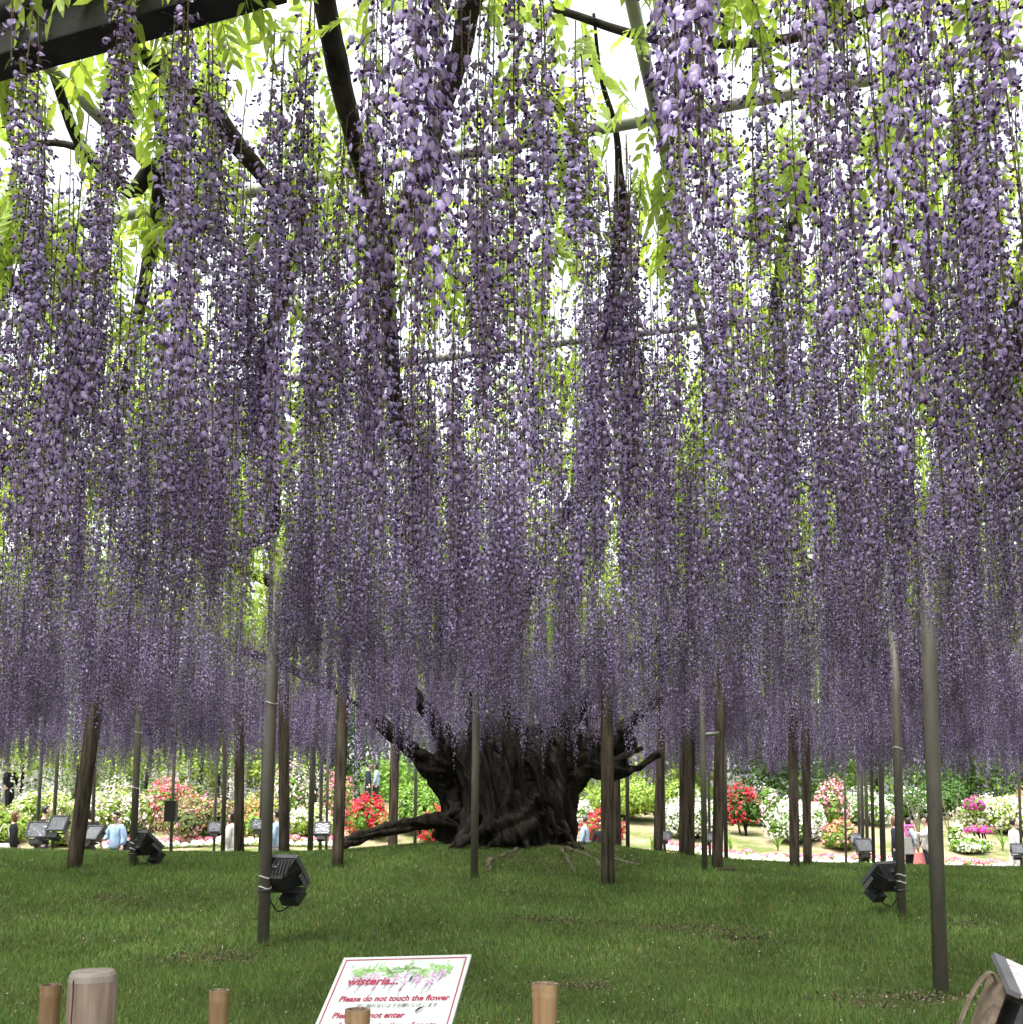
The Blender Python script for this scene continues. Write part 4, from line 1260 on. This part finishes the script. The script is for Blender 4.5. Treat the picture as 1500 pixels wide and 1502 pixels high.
bush('azalea_bush', 60, 125, 1205, 28.6, CRM, YG, .06, 'low yellow-green bush beside the leaning timber prop', 1800, GA_, 'bush')
bush('azalea_bush', 125, 235, 1140, 30.5, PPK + WHT, YG, .55, 'wide azalea with mixed white and pale pink flowers behind the woman in blue', 3600, GA_)
bush('azalea_bush', 205, 300, 1136, 31.5, PNK + RED + PNK, G1, .6, 'tall azalea with bright pinkish red flowers above the loudspeaker', 3200, GA_)
bush('azalea_bush', 200, 232, 1222, 28.8, WHT, G1, .6, 'small low white azalea beside the side-on floodlight', 900, GA_)
bush('azalea_bush', 240, 375, 1160, 29.3, MAU + ORG, [(.16, .20, .07), (.22, .24, .10), (.12, .16, .05)], .30, 'big rounded azalea with dull mauve and orange flowers', 4200, GA_)
bush('azalea_bush', 335, 412, 1158, 29.8, ORG, YG, .45, 'tall azalea with orange flowers behind the person in white', 3000, GA_)
bush('azalea_bush', 340, 410, 1190, 28.9, ORG, G1, .3, 'low dark azalea with a few orange flowers on its top', 2000, GA_)
bush('azalea_bush', 398, 462, 1108, 32.5, PPK + WHT, G1, .72, 'tall azalea covered in very pale pink flowers', 3600, GA_)
bush('azalea_bush', 420, 500, 1178, 29.5, WHT + CRM, YG, .6, 'low azalea with cream and white flowers near the long root', 2600, GA_)
bush('azalea_bush', 462, 520, 1122, 31.5, PNK, G1, .62, 'tall pink azalea behind thin posts', 2600, GA_)
bush('azalea_bush', 505, 578, 1160, 29.4, RED, G1, .72, 'scarlet azalea beside the thick cracked prop', 3200, GA_)
bush('azalea_bush', 560, 662, 1143, 30.5, WHT, G1, .03, 'rounded green bush behind the long surface root', 3400, GA_, 'bush')
bush('azalea_bush', 612, 668, 1178, 29.0, RED, G1, .8, 'low scarlet azalea close to the trunk above the root', 2000, GA_)
bush('azalea_bush', 838, 872, 1170, 30.4, WHT, G1, .75, 'white azalea close against the trunk', 1600, GA_)
bush('azalea_bush', 853, 915, 1184, 28.8, RED, G1, .82, 'scarlet azalea behind the man in the checked shirt', 2600, GA_)
bush('azalea_bush', 848, 960, 1134, 32.5, WHT, YG, .02, 'tall light green bush behind the tall split prop', 3800, GA_, 'bush')
bush('azalea_bush', 915, 1020, 1128, 31.8, WHT, YG, .02, 'broad light green bush with bare stems below, left of white azaleas', 3800, GA_, 'bush', v_bot=1196)
bush('azalea_bush', 976, 1052, 1158, 29.6, WHT, G1, .9, 'dense pure white azalea behind the touching pair of props', 3400, GA_)
bush('azalea_bush', 1062, 1110, 1138, 30.2, RED, G2, .42, 'thin upright azalea with red flower tiers', 1800, GA_, v_bot=1216)
bush('azalea_bush', 1090, 1150, 1150, 31.5, WHT + PPK, G1, .35, 'loose azalea with scattered white flowers behind the red one', 2600, GA_)
bush('azalea_bush', 1118, 1212, 1166, 29.0, WHT, G1, .86, 'large dense white azalea behind the two upright props', 4400, GA_)
bush('azalea_bush', 1196, 1246, 1136, 30.4, PNK + PPK, G1, .75, 'tall salmon pink azalea behind thin posts', 2800, GA_)
bush('azalea_bush', 1228, 1300, 1150, 31.4, WHT, G1, .7, 'white azalea behind the cluster of thin posts', 3000, GA_)
bush('azalea_bush', 1205, 1264, 1199, 27.8, PNK + ORG, G1, .62, 'small pink and orange azalea standing on bare soil', 2000, GA_)
bush('azalea_bush', 1290, 1375, 1155, 32.5, WHT, G2, .28, 'dark green bush flecked with white behind the woman with the pink scarf', 3200, GA_, 'bush')
bush('azalea_bush', 1330, 1440, 1140, 33.5, WHT, G2, .02, 'layered dark green pine-like shrub on the bank', 3600, GA_, 'bush')
bush('azalea_bush', 1408, 1520, 1163, 30.4, WHT + CRM, YG, .72, 'wide cream white azalea on the far side of the thick brown post', 4600, GA_)
bush('azalea_bush', 1385, 1412, 1203, 28.2, CRM, G1, .6, 'small loose cream azalea on bare soil', 700, GA_)
bush('azalea_bush', 1395, 1450, 1224, 27.2, CRM + WHT, G1, .35, 'low spreading azalea with few cream flowers on bare soil', 1500, GA_)
bush('azalea_bush', 1414, 1456, 1210, 28.8, MAG, G1, .7, 'small magenta azalea under the wide cream one', 900, GA_, v_bot=1222)
bush('azalea_bush', 1412, 1442, 1166, 30.0, MAG, G1, .6, 'magenta azalea spray growing through the cream azalea', 500, GA_, v_bot=1190, stem=False)
bush('azalea_bush', 1470, 1540, 1150, 31.5, PNK, YG, .4, 'pink azalea behind the wide cream one', 2400, GA_)

# strap-leaved clumps on the soil
def strap_plant(u, v, Y, label, hgt=.5):
    p = at_y(u, v, Y); g = hz(p.x, Y)
    root = empty('strap_leaf_plant', (p.x, Y, g), label, 'plant', 'strap-leaved plants on the bank')
    rng = np.random.default_rng(int(u))
    for i in range(16):
        a = rng.uniform(0, 6.28); l = hgt * rng.uniform(.7, 1.3); s = rng.uniform(.25, .75)
        P = [np.array([math.cos(a) * s * l * t * t, math.sin(a) * s * l * t * t, l * (t - .25 * s * t * t)]) for t in (0, .3, .6, .85, 1)]
        sd = np.array([-math.sin(a), math.cos(a), 0])
        V = []; T = []
        for j, q in enumerate(P):
            w = .016 * (1 - .9 * (j / 4) ** 2); V += [q - sd * w, q + sd * w]
        T = [(2 * j, 2 * j + 1, 2 * j + 3, 2 * j + 2) for j in range(4)]
        c = np.array(G1[i % 3]) * rng.uniform(.8, 1.2)
        link('leaf', np_mesh('leaf', V, np.array(T), np.repeat(c[None], len(V), 0)), root, M['bush'])
strap_plant(1070, 1236, 27.4, 'strap-leaved clump on bare soil below the red azalea', .5)
strap_plant(1140, 1238, 27.8, 'strap-leaved clump at the foot of the large white azalea', .45)
strap_plant(1470, 1240, 27.6, 'bright strap-leaved clump at the foot of the wide cream azalea', .55)
strap_plant(955, 1232, 27.4, 'small strap-leaved clump below the light green bush', .45)

# rows of bedding flowers along the path edge
def bed_mesh(name, cols, leaf, seed):
    rng = np.random.default_rng(seed); V = []; C = []; n = 90
    for i in range(n):
        d = rng.normal(size=3); d /= np.linalg.norm(d); d[2] = abs(d[2])
        fl = d[2] > .15 and rng.random() < .85
        p = d * np.array([.15, .15, .17]) * rng.uniform(.8, 1.05) + np.array([0, 0, .05])
        t1 = np.cross(d, rng.normal(size=3)); t1 /= np.linalg.norm(t1); t2 = np.cross(d, t1); s = rng.uniform(.025, .045)
        V += [p - t1 * s, p + t2 * s, p + t1 * s, p - t2 * s]
        c = (cols if fl else leaf)[rng.integers(3)]
        C += [c] * 4
    me = np_mesh(name, np.array(V), np.arange(4 * n).reshape(-1, 4), np.array(C)); me.materials.append(M['bush']); return me
BP, BW = bed_mesh('bedding_flower', PNK, G1, 1), bed_mesh('bedding_flower', WHT, G1, 2)
def bed_row(u0, v0, Y0, u1, v1, Y1, n):
    for i in range(n):
        f = (i + .5) / n
        u = u0 + (u1 - u0) * f; Y = Y0 + (Y1 - Y0) * f
        for (me, dy, lab, gr) in ((BP, .0, 'pink bedding plant in the upper row of the path edging', 'pink bedding plants'), (BW, -.55, 'white bedding plant in the lower row of the path edging', 'white bedding plants')):
            x = at_y(u + random.uniform(-2, 2) + (5 if dy else 0), 1240, Y + dy).x
            o = link('bedding_flower', me); s = random.uniform(.8, 1.15)
            o.location = (x, Y + dy, hz(x, Y + dy)); o.scale = (s, s, s * random.uniform(.8, 1.15)); o.rotation_euler = (0, 0, random.uniform(0, 6.28))
            setp(o, lab, 'flower', gr)
bed_row(130, 1240, 28.6, 500, 1238, 28.6, 31)
bed_row(955, 1243, 28.3, 1110, 1258, 26.7, 14)
bed_row(1110, 1258, 26.7, 1500, 1275, 25.4, 36)

# bare twiggy shrub
def twig_shrub(u, v, Y, label, H=1.3, n=9, seed=0):
    p = at_y(u, v, Y); rng = np.random.default_rng(seed)
    root = empty('bare_shrub', (p.x, Y, hz(p.x, Y)), label, 'shrub')
    for i in range(n):
        a = rng.uniform(0, 6.28); s = rng.uniform(.2, .6)
        P = spline([(0, 0, 0, .02), (math.cos(a) * s * .35 * H, math.sin(a) * s * .35 * H, H * .45, .014), (math.cos(a) * s * H * .8 + rng.normal(0, .08), math.sin(a) * s * .7 * H, H * rng.uniform(.8, 1.1), .005)], 4)
        MB().tube([q[:3] for q in P], [q[3] for q in P], 5).build('branch', M['root'], root, True)
        for j in range(2):
            q = P[3 + 2 * j]; e = (q[0] + rng.normal(0, .18), q[1] + rng.normal(0, .18), q[2] + rng.uniform(.2, .4))
            MB().tube([q[:3], e], [.008, .003], 4).build('twig', M['root'], root)
twig_shrub(104, 1200, 28.2, 'grey leafless shrub beside the leaning timber prop', 1.2, 10, 1)
twig_shrub(1347, 1210, 28.0, 'pale leafless shrub behind the woman with the pink scarf', 1.5, 6, 2)
twig_shrub(1395, 1200, 28.6, 'pale leafless sapling on bare soil by the small cream azalea', 1.6, 4, 3)

# trees and white wisteria far behind the bank
def crown_tree(u, Y, w, H, cols, label, seed, n=14000, leaf=.10, trunk_h=.04):
    p = at_y(u, 1150, Y); g = hz(p.x, Y)
    root = empty('broadleaf_tree', (p.x, Y, g), label, 'tree', 'trees behind the bank')
    rng = np.random.default_rng(seed)
    K = 28
    ang = rng.uniform(0, 6.28, K); q = np.sqrt(rng.random(K)) * .7
    L = np.stack([np.cos(ang) * q * w / 2, np.sin(ang) * q * w / 2, H * (trunk_h + (1 - trunk_h) * rng.uniform(.0, .95, K)), w * rng.uniform(.16, .28, K)], 1)
    k = rng.integers(K, size=n); d = rng.normal(size=(n, 3)); d /= np.linalg.norm(d, axis=1)[:, None]
    s = rng.uniform(.4, 1.05, n)
    P = L[k, :3] + d * (L[k, 3] * s)[:, None] * np.array([1, 1, .75]); P[:, 2] = np.clip(P[:, 2], .15, None)
    Nn = d + rng.normal(0, .7, (n, 3)); Nn /= np.linalg.norm(Nn, axis=1)[:, None]
    t1 = np.cross(Nn, rng.normal(size=(n, 3))); t1 /= np.linalg.norm(t1, axis=1)[:, None]; t2 = np.cross(Nn, t1)
    sz = leaf * rng.uniform(.6, 1.3, n)[:, None]
    V = np.stack([P - t1 * sz, P + t2 * sz * .5, P + t1 * sz, P - t2 * sz * .5], 1).reshape(-1, 3)
    C = np.array(cols)[rng.integers(len(cols), size=n)] * rng.uniform(.75, 1.2, n)[:, None]
    link('crown', np_mesh('crown', V, np.arange(4 * n).reshape(-1, 4), np.repeat(C, 4, 0)), root, M['bush'], 'stuff')
    MB().tube([(0, 0, -.1), (.1, 0, H * .3), (.05, .1, H * .65)], [.16, .12, .05], 9).build('trunk', M['limb'], root, True)
    for i in range(4):
        MB().tube([(.1, 0, H * .3), tuple(L[i, :3])], [.06, .02], 6).build('branch', M['limb'], root, True)
    return root
tl_ = [(-40, 37, 7, 7, YG, 'yellow-green tree over the white wisteria, furthest from the trunk'), (170, 39, 7, 8, G1, 'broad green tree behind the pale pink azaleas'), (330, 38, 6, 7, YG, 'light green tree behind the orange azaleas'), (480, 40, 7, 8, G2, 'dark green tree behind the tall pink azalea'),
       (640, 39, 7, 8, G1, 'mid green tree behind the trunk and the rounded bush'), (800, 40, 7, 8, YG, 'light green tree directly behind the trunk'), (960, 38.5, 7, 7, YG, 'light green tree behind the broad green bush'), (1130, 39, 7, 8, G2, 'dark green tree behind the large white azalea'),
       (1280, 40, 7, 8, G1, 'mid green tree behind the cluster of thin posts'), (1420, 39, 7, 8, G2, 'dark green tree behind the layered dark shrub'), (1500, 37.5, 7, 7, G1, 'mid green tree behind the wide cream azalea'), (1580, 38, 7, 8, G1, 'mid green tree at the end of the bank beyond the cream azalea')]
for i, (u, Y, w, H, c, lab) in enumerate(tl_):
    crown_tree(u, Y, w, H, c, lab, 300 + i)

def white_wisteria(u0, u1, Y, label, seed, zt=3.9):
    zt_abs = zt
    a, b = at_y(u0, 1150, Y), at_y(u1, 1150, Y)
    cx = (a.x + b.x) / 2; g = hz(cx, Y); w = b.x - a.x; zt = zt_abs - g
    root = empty('white_wisteria', (cx, Y, g), label, 'wisteria', 'white wisterias behind the bank')
    rng = np.random.default_rng(seed)
    def strip(nm, n, cols, kind):
        if kind == 'r':
            m_ = n * 34; k = np.repeat(np.arange(n), 34)
            rx, ry = rng.uniform(-w / 2, w / 2, n), rng.uniform(-.9, .9, n); l = rng.uniform(.7, 1.5, n); z0 = rng.uniform(zt - .35, zt, n)
            f = rng.random(m_)
            P = np.stack([rx[k] + rng.normal(0, .05, m_) * (1.1 - f), ry[k] + rng.normal(0, .05, m_), z0[k] - l[k] * f], 1); s0 = .045
        else:
            m_ = n; P = np.stack([rng.uniform(-w / 2, w / 2, n), rng.uniform(-1.2, 1.2, n), zt + rng.normal(-.05, .28, n)], 1); s0 = .10
        Nn = rng.normal(size=(m_, 3)); Nn /= np.linalg.norm(Nn, axis=1)[:, None]
        t1 = np.cross(Nn, rng.normal(size=(m_, 3))); t1 /= np.linalg.norm(t1, axis=1)[:, None]; t2 = np.cross(Nn, t1)
        V = np.stack([P - t1 * s0, P + t2 * s0 * .6, P + t1 * s0, P - t2 * s0 * .6], 1).reshape(-1, 3)
        C = np.array(cols)[rng.integers(len(cols), size=m_)]
        link(nm, np_mesh(nm, V, np.arange(4 * m_).reshape(-1, 4), np.repeat(C, 4, 0)), root, M['bush'], 'stuff')
    strip('racemes', int(13 * w), WHT, 'r'); strip('foliage', int(420 * w), YG, 'l')
    for s in (-.45, 0, .45):
        MB().tube([(s * w, 0, -.1), (s * w + .1, 0, zt)], [.07, .05], 8).build('stem', M['limb'], root, True)
    MB().box((0, 0, zt), (w, .08, .08)).build('beam', M['prop'], root)
white_wisteria(-60, 120, 34.0, 'white wisteria hanging from a beam behind the yellow-green bushes', 5, 3.55)
white_wisteria(125, 300, 35.0, 'white wisteria hanging from a beam behind the pink and red azaleas', 6, 3.5)
white_wisteria(310, 470, 36.0, 'white wisteria hanging from a beam behind the orange azaleas', 7, 3.4)

# ------------------------------------------------------------------ people on the far path
M['skin'] = plain('skin', (.50, .33, .25), .55, var=.05)
M['hair_black'] = plain('hair_black', (.018, .015, .014), .45)
M['hair_brown'] = plain('hair_brown', (.16, .075, .035), .45)
M['hair_grey'] = plain('hair_grey', (.09, .09, .095), .5)
def cloth(name, c, c2=None, sc=12):
    return rough_mat('cloth_' + name, tuple(q * .75 for q in c) if c2 is None else c2, c, sc, (1, 1, 1), .85, .35, 16, spec=.15, dist=.02)
CL = {'black': cloth('black', (.016, .016, .019)), 'navy': cloth('navy', (.022, .026, .045)), 'jeans': cloth('jeans', (.34, .42, .52)), 'white': cloth('white', (.72, .71, .68)), 'blue': cloth('blue', (.30, .42, .60)),
      'lblue': cloth('lblue', (.42, .56, .72)), 'check': cloth('check', (.46, .54, .64), (.08, .13, .24), 30), 'pink': cloth('pink', (.72, .13, .42)), 'salmon': cloth('salmon', (.74, .26, .24)), 'print': cloth('print', (.70, .74, .76), (.10, .12, .18), 22), 'shoe': cloth('shoe', (.06, .06, .06)), 'grey': cloth('grey', (.30, .29, .28))}

def skin_mesh(name, V, E, Rr, root=0, sub=1):
    me = bpy.data.meshes.new(name); me.from_pydata([tuple(v) for v in V], E, [])
    o = bpy.data.objects.new(name, me); COL.objects.link(o)
    md = o.modifiers.new('s', 'SKIN'); md.use_smooth_shade = True; md.branch_smoothing = .5
    for i, r in enumerate(Rr):
        sv = me.skin_vertices[0].data[i]; sv.radius = (r, r) if not hasattr(r, '__len__') else r; sv.use_root = (i == root)
    sb = o.modifiers.new('b', 'SUBSURF'); sb.levels = sb.render_levels = sub
    bpy.context.view_layer.update()
    m2 = bpy.data.meshes.new_from_object(o.evaluated_get(bpy.context.evaluated_depsgraph_get()))
    m2.name = name
    bpy.data.objects.remove(o); bpy.data.meshes.remove(me)
    return m2

def ellipsoid(c, r, n=12, m_=8, cut=None):
    V, Fc = [], []
    for i in range(m_ + 1):
        a = math.pi * i / m_
        for k_ in range(n):
            t_ = 2 * math.pi * k_ / n
            V.append((c[0] + r[0] * math.sin(a) * math.cos(t_), c[1] + r[1] * math.sin(a) * math.sin(t_), c[2] + r[2] * math.cos(a)))
    for i in range(m_):
        for k_ in range(n):
            Fc.append((i * n + k_, i * n + (k_ + 1) % n, (i + 1) * n + (k_ + 1) % n, (i + 1) * n + k_))
    return MB().add(V, Fc)

def person(loc, facing, H, label, top, legs, hair, arms, look=0.0, long_hair=False, stride=.0, loose=1.0, skirt=None, wide=1.0, z=None):
    """facing: compass bearing (0 = away from camera, 90 = to the right). arms: two (elbow, hand) pairs in body units, x out, y forward, z up"""
    g = hz(loc[0], loc[1]) if z is None else z
    root = empty('person', (loc[0], loc[1], g), label, 'person', None, -math.radians(facing))
    S = lambda p: Vector(p) * H
    hd = Vector((0, .012 + .03 * math.sin(look), .925 - .008 * abs(math.sin(look))))
    # bare body
    V = [(0, 0, .52), (0, .0, .62), (0, .0, .73), (0, -.008, .80), (0, 0, .845), tuple(hd + Vector((0, .012, -.040))), tuple(hd), tuple(hd + Vector((0, -.008, .032)))]
    Rr = [(.060, .050), (.060, .050), (.082, .060), (.044, .038), (.024, .025), (.033, .037), (.044, .053), (.036, .044)]
    E = [(0, 1), (1, 2), (2, 3), (3, 4), (4, 5), (5, 6), (6, 7)]
    nose = len(V); V.append(tuple(hd + Vector((0, .060, -.012 + .02 * math.sin(look))))); Rr.append((.008, .010)); E.append((6, nose))
    ai = []
    for s, (el, ha) in zip((-1, 1), arms):
        b = len(V)
        sh = Vector((s * .098 * wide, 0, .79)); e = Vector((s * el[0], el[1], el[2])); h = Vector((s * ha[0], ha[1], ha[2]))
        w = e.lerp(h, .88); fd = (h - e).normalized(); side = fd.cross(Vector((0, 0, 1)) if abs(fd.z) < .9 else Vector((0, 1, 0))).normalized()
        V += [tuple(sh), tuple(e), tuple(w), tuple(h)]; Rr += [.036, .026, .017, (.020, .013)]
        E += [(2, b), (b, b + 1), (b + 1, b + 2), (b + 2, b + 3)]
        for j, (o_, l_) in enumerate(((-.018, .040), (-.006, .048), (.006, .050), (.017, .044))):
            c = len(V); V += [tuple(h + side * o_ + fd * .018), tuple(h + side * o_ * 1.1 + fd * l_ + Vector((0, 0, -.008)))]; Rr += [.0062, .005]; E += [(b + 3, c), (c, c + 1)]
        c = len(V); V += [tuple(h + side * -.026), tuple(h + side * -.034 + fd * .022)]; Rr += [.007, .0055]; E += [(b + 3, c), (c, c + 1)]
        ai.append((sh, e, w))
    li = []
    for s in (-1, 1):
        b = len(V)
        hp, kn, an, to = Vector((s * .052, 0, .48)), Vector((s * .052, s * stride * .5 + .01, .275)), Vector((s * .052, s * stride - .01, .045)), Vector((s * .060, s * stride + .085, .016))
        V += [tuple(hp), tuple(kn), tuple(an), tuple(to)]; Rr += [.036, .028, .022, (.022, .016)]
        E += [(0, b), (b, b + 1), (b + 1, b + 2), (b + 2, b + 3)]
        li.append((hp, kn, an, to))
    link('body', skin_mesh('body', [S(p) for p in V], E, [tuple(q * H for q in r) if hasattr(r, '__len__') else r * H for r in Rr]), root, M['skin'])
    # shirt over torso and arms
    V = [(0, 0, .45), (0, 0, .54), (0, 0, .63), (0, 0, .735), (0, -.006, .805)]; k = loose
    Rr = [(.090 * k * wide, .072 * k), (.090 * k * wide, .072 * k), (.082 * k * wide, .066 * k), (.094 * wide, .070), (.058, .05)]
    E = [(0, 1), (1, 2), (2, 3), (3, 4)]
    for sh, e, w in ai:
        b = len(V); V += [tuple(sh), tuple(e), tuple(e.lerp(w, .9))]; Rr += [.048, .038 * k, .028 * k]; E += [(3, b), (b, b + 1), (b + 1, b + 2)]
    link('shirt', skin_mesh('shirt', [S(p) for p in V], E, [tuple(q * H for q in r) if hasattr(r, '__len__') else r * H for r in Rr]), root, CL[top])
    # trousers
    V = [(0, 0, .545), (0, 0, .505)]; Rr = [(.084, .068), (.094, .080)]; E = [(0, 1)]
    for hp, kn, an, to in li:
        b = len(V); V += [tuple(hp), tuple(kn), tuple(an + Vector((0, 0, .02)))]; Rr += [.076, .052, .040]; E += [(1, b), (b, b + 1), (b + 1, b + 2)]
    link('trousers', skin_mesh('trousers', [S(p) for p in V], E, [tuple(q * H for q in r) if hasattr(r, '__len__') else r * H for r in Rr]), root, CL[legs])
    for hp, kn, an, to in li:
        link('shoe', skin_mesh('shoe', [S(an + Vector((0, -.012, -.022))), S(an.lerp(to, .5) + Vector((0, 0, -.006))), S(to + Vector((0, .012, .002)))], [(0, 1), (1, 2)], [.030 * H, .028 * H, .022 * H]), root, CL['shoe'])
    if skirt:
        Vv = []; n = 20
        for i, (zz, rr) in enumerate(((.56, .075), (.48, .095), (.36, .115), (.24, .13))):
            for q in range(n):
                a = 6.2832 * q / n; r2 = rr * (1 + .07 * math.sin(q * 2.2) * i / 3); Vv.append((math.cos(a) * r2 * H, math.sin(a) * r2 * .8 * H, zz * H))
        MB().add(Vv, [(i * n + q, i * n + (q + 1) % n, (i + 1) * n + (q + 1) % n, (i + 1) * n + q) for i in range(3) for q in range(n)]).build('skirt', CL[skirt], root, True)
    # hair: a cap pulled back from the face
    hm = ellipsoid((0, 0, 0), (.054, .060, .058), 16, 10)
    hv = []
    for v in hm.v:
        x, y, zz = v
        if y > .012 and zz < .020: y = .012 + (y - .012) * .15; x *= .98
        if long_hair and y < .02 and zz < -.01: zz *= 2.1; y *= 1.05
        hv.append(Vector((x, y - .012, zz + .014)) + hd)
    hm.v = [tuple(S(v)) for v in hv]
    hm.build('hair', M['hair_' + hair], root, True)
    for s in (-1, 1):
        ellipsoid(S(hd + Vector((s * .018, .052, .004 + .02 * math.sin(look)))), (.005 * H, .003 * H, .0035 * H), 8, 6).build('eye', M['hair_black'], root, True)
        ellipsoid(S(hd + Vector((s * .047, .002, -.004))), (.006 * H, .011 * H, .016 * H), 8, 6).build('ear', M['skin'], root, True)
    ellipsoid(S(hd + Vector((0, .051, -.034 + .02 * math.sin(look)))), (.013 * H, .003 * H, .003 * H), 8, 6).build('mouth', M['ink_red'], root, True)
    return root

def stand(u, Y): return (at_y(u, 1220, Y).x, Y)
DOWN = ((.13, .01, .64), (.14, .05, .50))
p1 = stand(20, 22.6); person(p1, 60, 1.60, 'woman in a black cardigan and pale jeans looking up', 'black', 'jeans', 'brown', (DOWN, ((.13, .0, .63), (.13, .08, .49))), .5, True, .06, 1.05)
p2 = stand(64, 23.2); person(p2, 65, 1.72, 'man in black with his hand raised to his face looking up', 'black', 'navy', 'black', (((.14, .05, .66), (.05, .16, .84)), ((.14, .05, .66), (.06, .15, .80))), .5, False, .0, 1.1)
p3 = stand(133, 22.8); person(p3, 20, 1.66, 'person with black hair half hidden behind the leaning timber prop', 'black', 'navy', 'black', (DOWN, DOWN), .1, True)
p4 = stand(171, 22.6); person(p4, 200, 1.58, 'woman in a loose light blue sweater and dark trousers looking up', 'blue', 'navy', 'black', (((.14, .0, .62), (.14, .05, .50)), ((.15, .03, .62), (.09, .14, .62))), .45, False, .03, 1.25)
p5 = stand(341, 23.0); person(p5, 280, 1.58, 'person in a white coat half hidden behind a dark timber prop', 'white', 'white', 'black', (DOWN, DOWN), .2, True, .04, 1.3, 'white')
p6 = stand(406, 23.0); person(p6, 275, 1.62, 'person in a pale blue shirt half hidden between the steel post and the squared prop', 'lblue', 'grey', 'black', (DOWN, DOWN), .1, False, .03, 1.15)
p7 = stand(857, 24.0); person(p7, 290, 1.50, 'grey-haired man in a blue checked shirt beside the trunk', 'check', 'grey', 'grey', (DOWN, ((.13, .05, .63), (.08, .17, .66))), .2, False, .02, 1.15)
p8 = stand(881, 23.6); person(p8, 200, 1.40, 'dark-haired person almost hidden behind the tall split prop beside the man in checks', 'black', 'navy', 'black', (DOWN, DOWN), .1, True)
p9 = stand(1333, 23.2); person(p9, 95, 1.45, 'woman with dark hair and a pink scarf carrying a salmon bag', 'print', 'black', 'black', (DOWN, ((.12, .06, .63), (.09, .10, .46))), .1, True, .05, 1.1)
p10 = stand(1359, 23.0); person(p10, 285, 1.50, 'person in a white hooded top with an arm raised behind the thick brown post', 'white', 'navy', 'black', (((.15, .05, .68), (.12, .14, .72)), ((.17, .06, .68), (.18, .22, .74))), .1, False, .04, 1.25)
p11 = stand(1486, 23.4); person(p11, 95, 1.42, 'person in white trousers and top beside a thin post, cream azalea behind', 'white', 'white', 'black', (DOWN, DOWN), .1, False, .08, 1.25)
p12 = stand(1312, 23.6); person(p12, 120, 1.48, 'dark-clothed person hidden behind the slim brown floodlight post', 'navy', 'black', 'brown', (DOWN, DOWN), .1, True)
# a pair standing high on the bank, far behind the thick cracked prop
def far_stand(u, v_feet_Y): return (at_y(u, 1160, v_feet_Y).x, v_feet_Y)
q = far_stand(540, 34.5); person(q, 90, 1.62, 'far visitor in dark clothes on the bank above the scarlet azalea', 'navy', 'black', 'black', (DOWN, DOWN), .2, False, .03)
q = far_stand(552, 34.8); person(q, 270, 1.58, 'far visitor in a checked jacket on the bank above the scarlet azalea', 'check', 'black', 'black', (DOWN, DOWN), .2, True, .03)
q = far_stand(14, 34.0); person(q, 120, 1.60, 'far visitor in black among the yellow-green bushes by white wisteria', 'black', 'black', 'black', (DOWN, DOWN), .2, True, .03)

def bag(loc, rz, size, mat, label, strap_h):
    root = empty('shoulder_bag', loc, label, 'bag', None, rz)
    w, d, h = size
    MB().add([(-w / 2, -d / 2, 0), (w / 2, -d / 2, 0), (w / 2, d / 2, 0), (-w / 2, d / 2, 0), (-w * .4, -d * .25, h), (w * .4, -d * .25, h), (w * .4, d * .25, h), (-w * .4, d * .25, h)],
             [(0, 3, 2, 1), (4, 5, 6, 7), (0, 1, 5, 4), (1, 2, 6, 5), (2, 3, 7, 6), (3, 0, 4, 7)]).build('pouch', mat, root, bevel=.02)
    P = spline([(-w * .38, 0, h), (-w * .25, 0, h + strap_h * .7), (0, 0, h + strap_h), (w * .25, 0, h + strap_h * .7), (w * .38, 0, h)], 5)
    MB().tube(P, .012, 6).build('strap', mat, root, True)
bag((p1[0] - .13, p1[1] - .14, .66), .5, (.32, .14, .22), CL['white'], 'pale shoulder bag at the hip of the woman in the black cardigan', .40)
bag((p4[0] + .24, p4[1] - .05, .72), .2, (.26, .12, .22), CL['navy'], 'dark shoulder bag on the arm of the woman in light blue', .42)
bag((p9[0] + .14, p9[1] - .16, .32), .1, (.30, .12, .34), CL['salmon'], 'salmon pink tote bag held by the woman with the pink scarf', .14)
bag((p9[0] - .14, p9[1] - .14, .62), .1, (.30, .16, .38), CL['grey'], 'grey backpack slung on the woman with the pink scarf', .25)
sc_m = MB().tube(spline([(-.10, -.05, 0), (-.02, -.11, .01), (.08, -.08, 0), (.10, .03, .01), (0, .10, .02), (-.10, .05, .01), (-.11, -.03, 0), (-.08, -.12, -.12), (-.07, -.13, -.24)], 4), .035, 8)
so = sc_m.build('scarf', CL['pink'], None, True)
so.location = (p9[0] - .03, p9[1], 1.23); setp(so, 'bright pink scarf round the neck of the dark-haired woman', 'scarf')
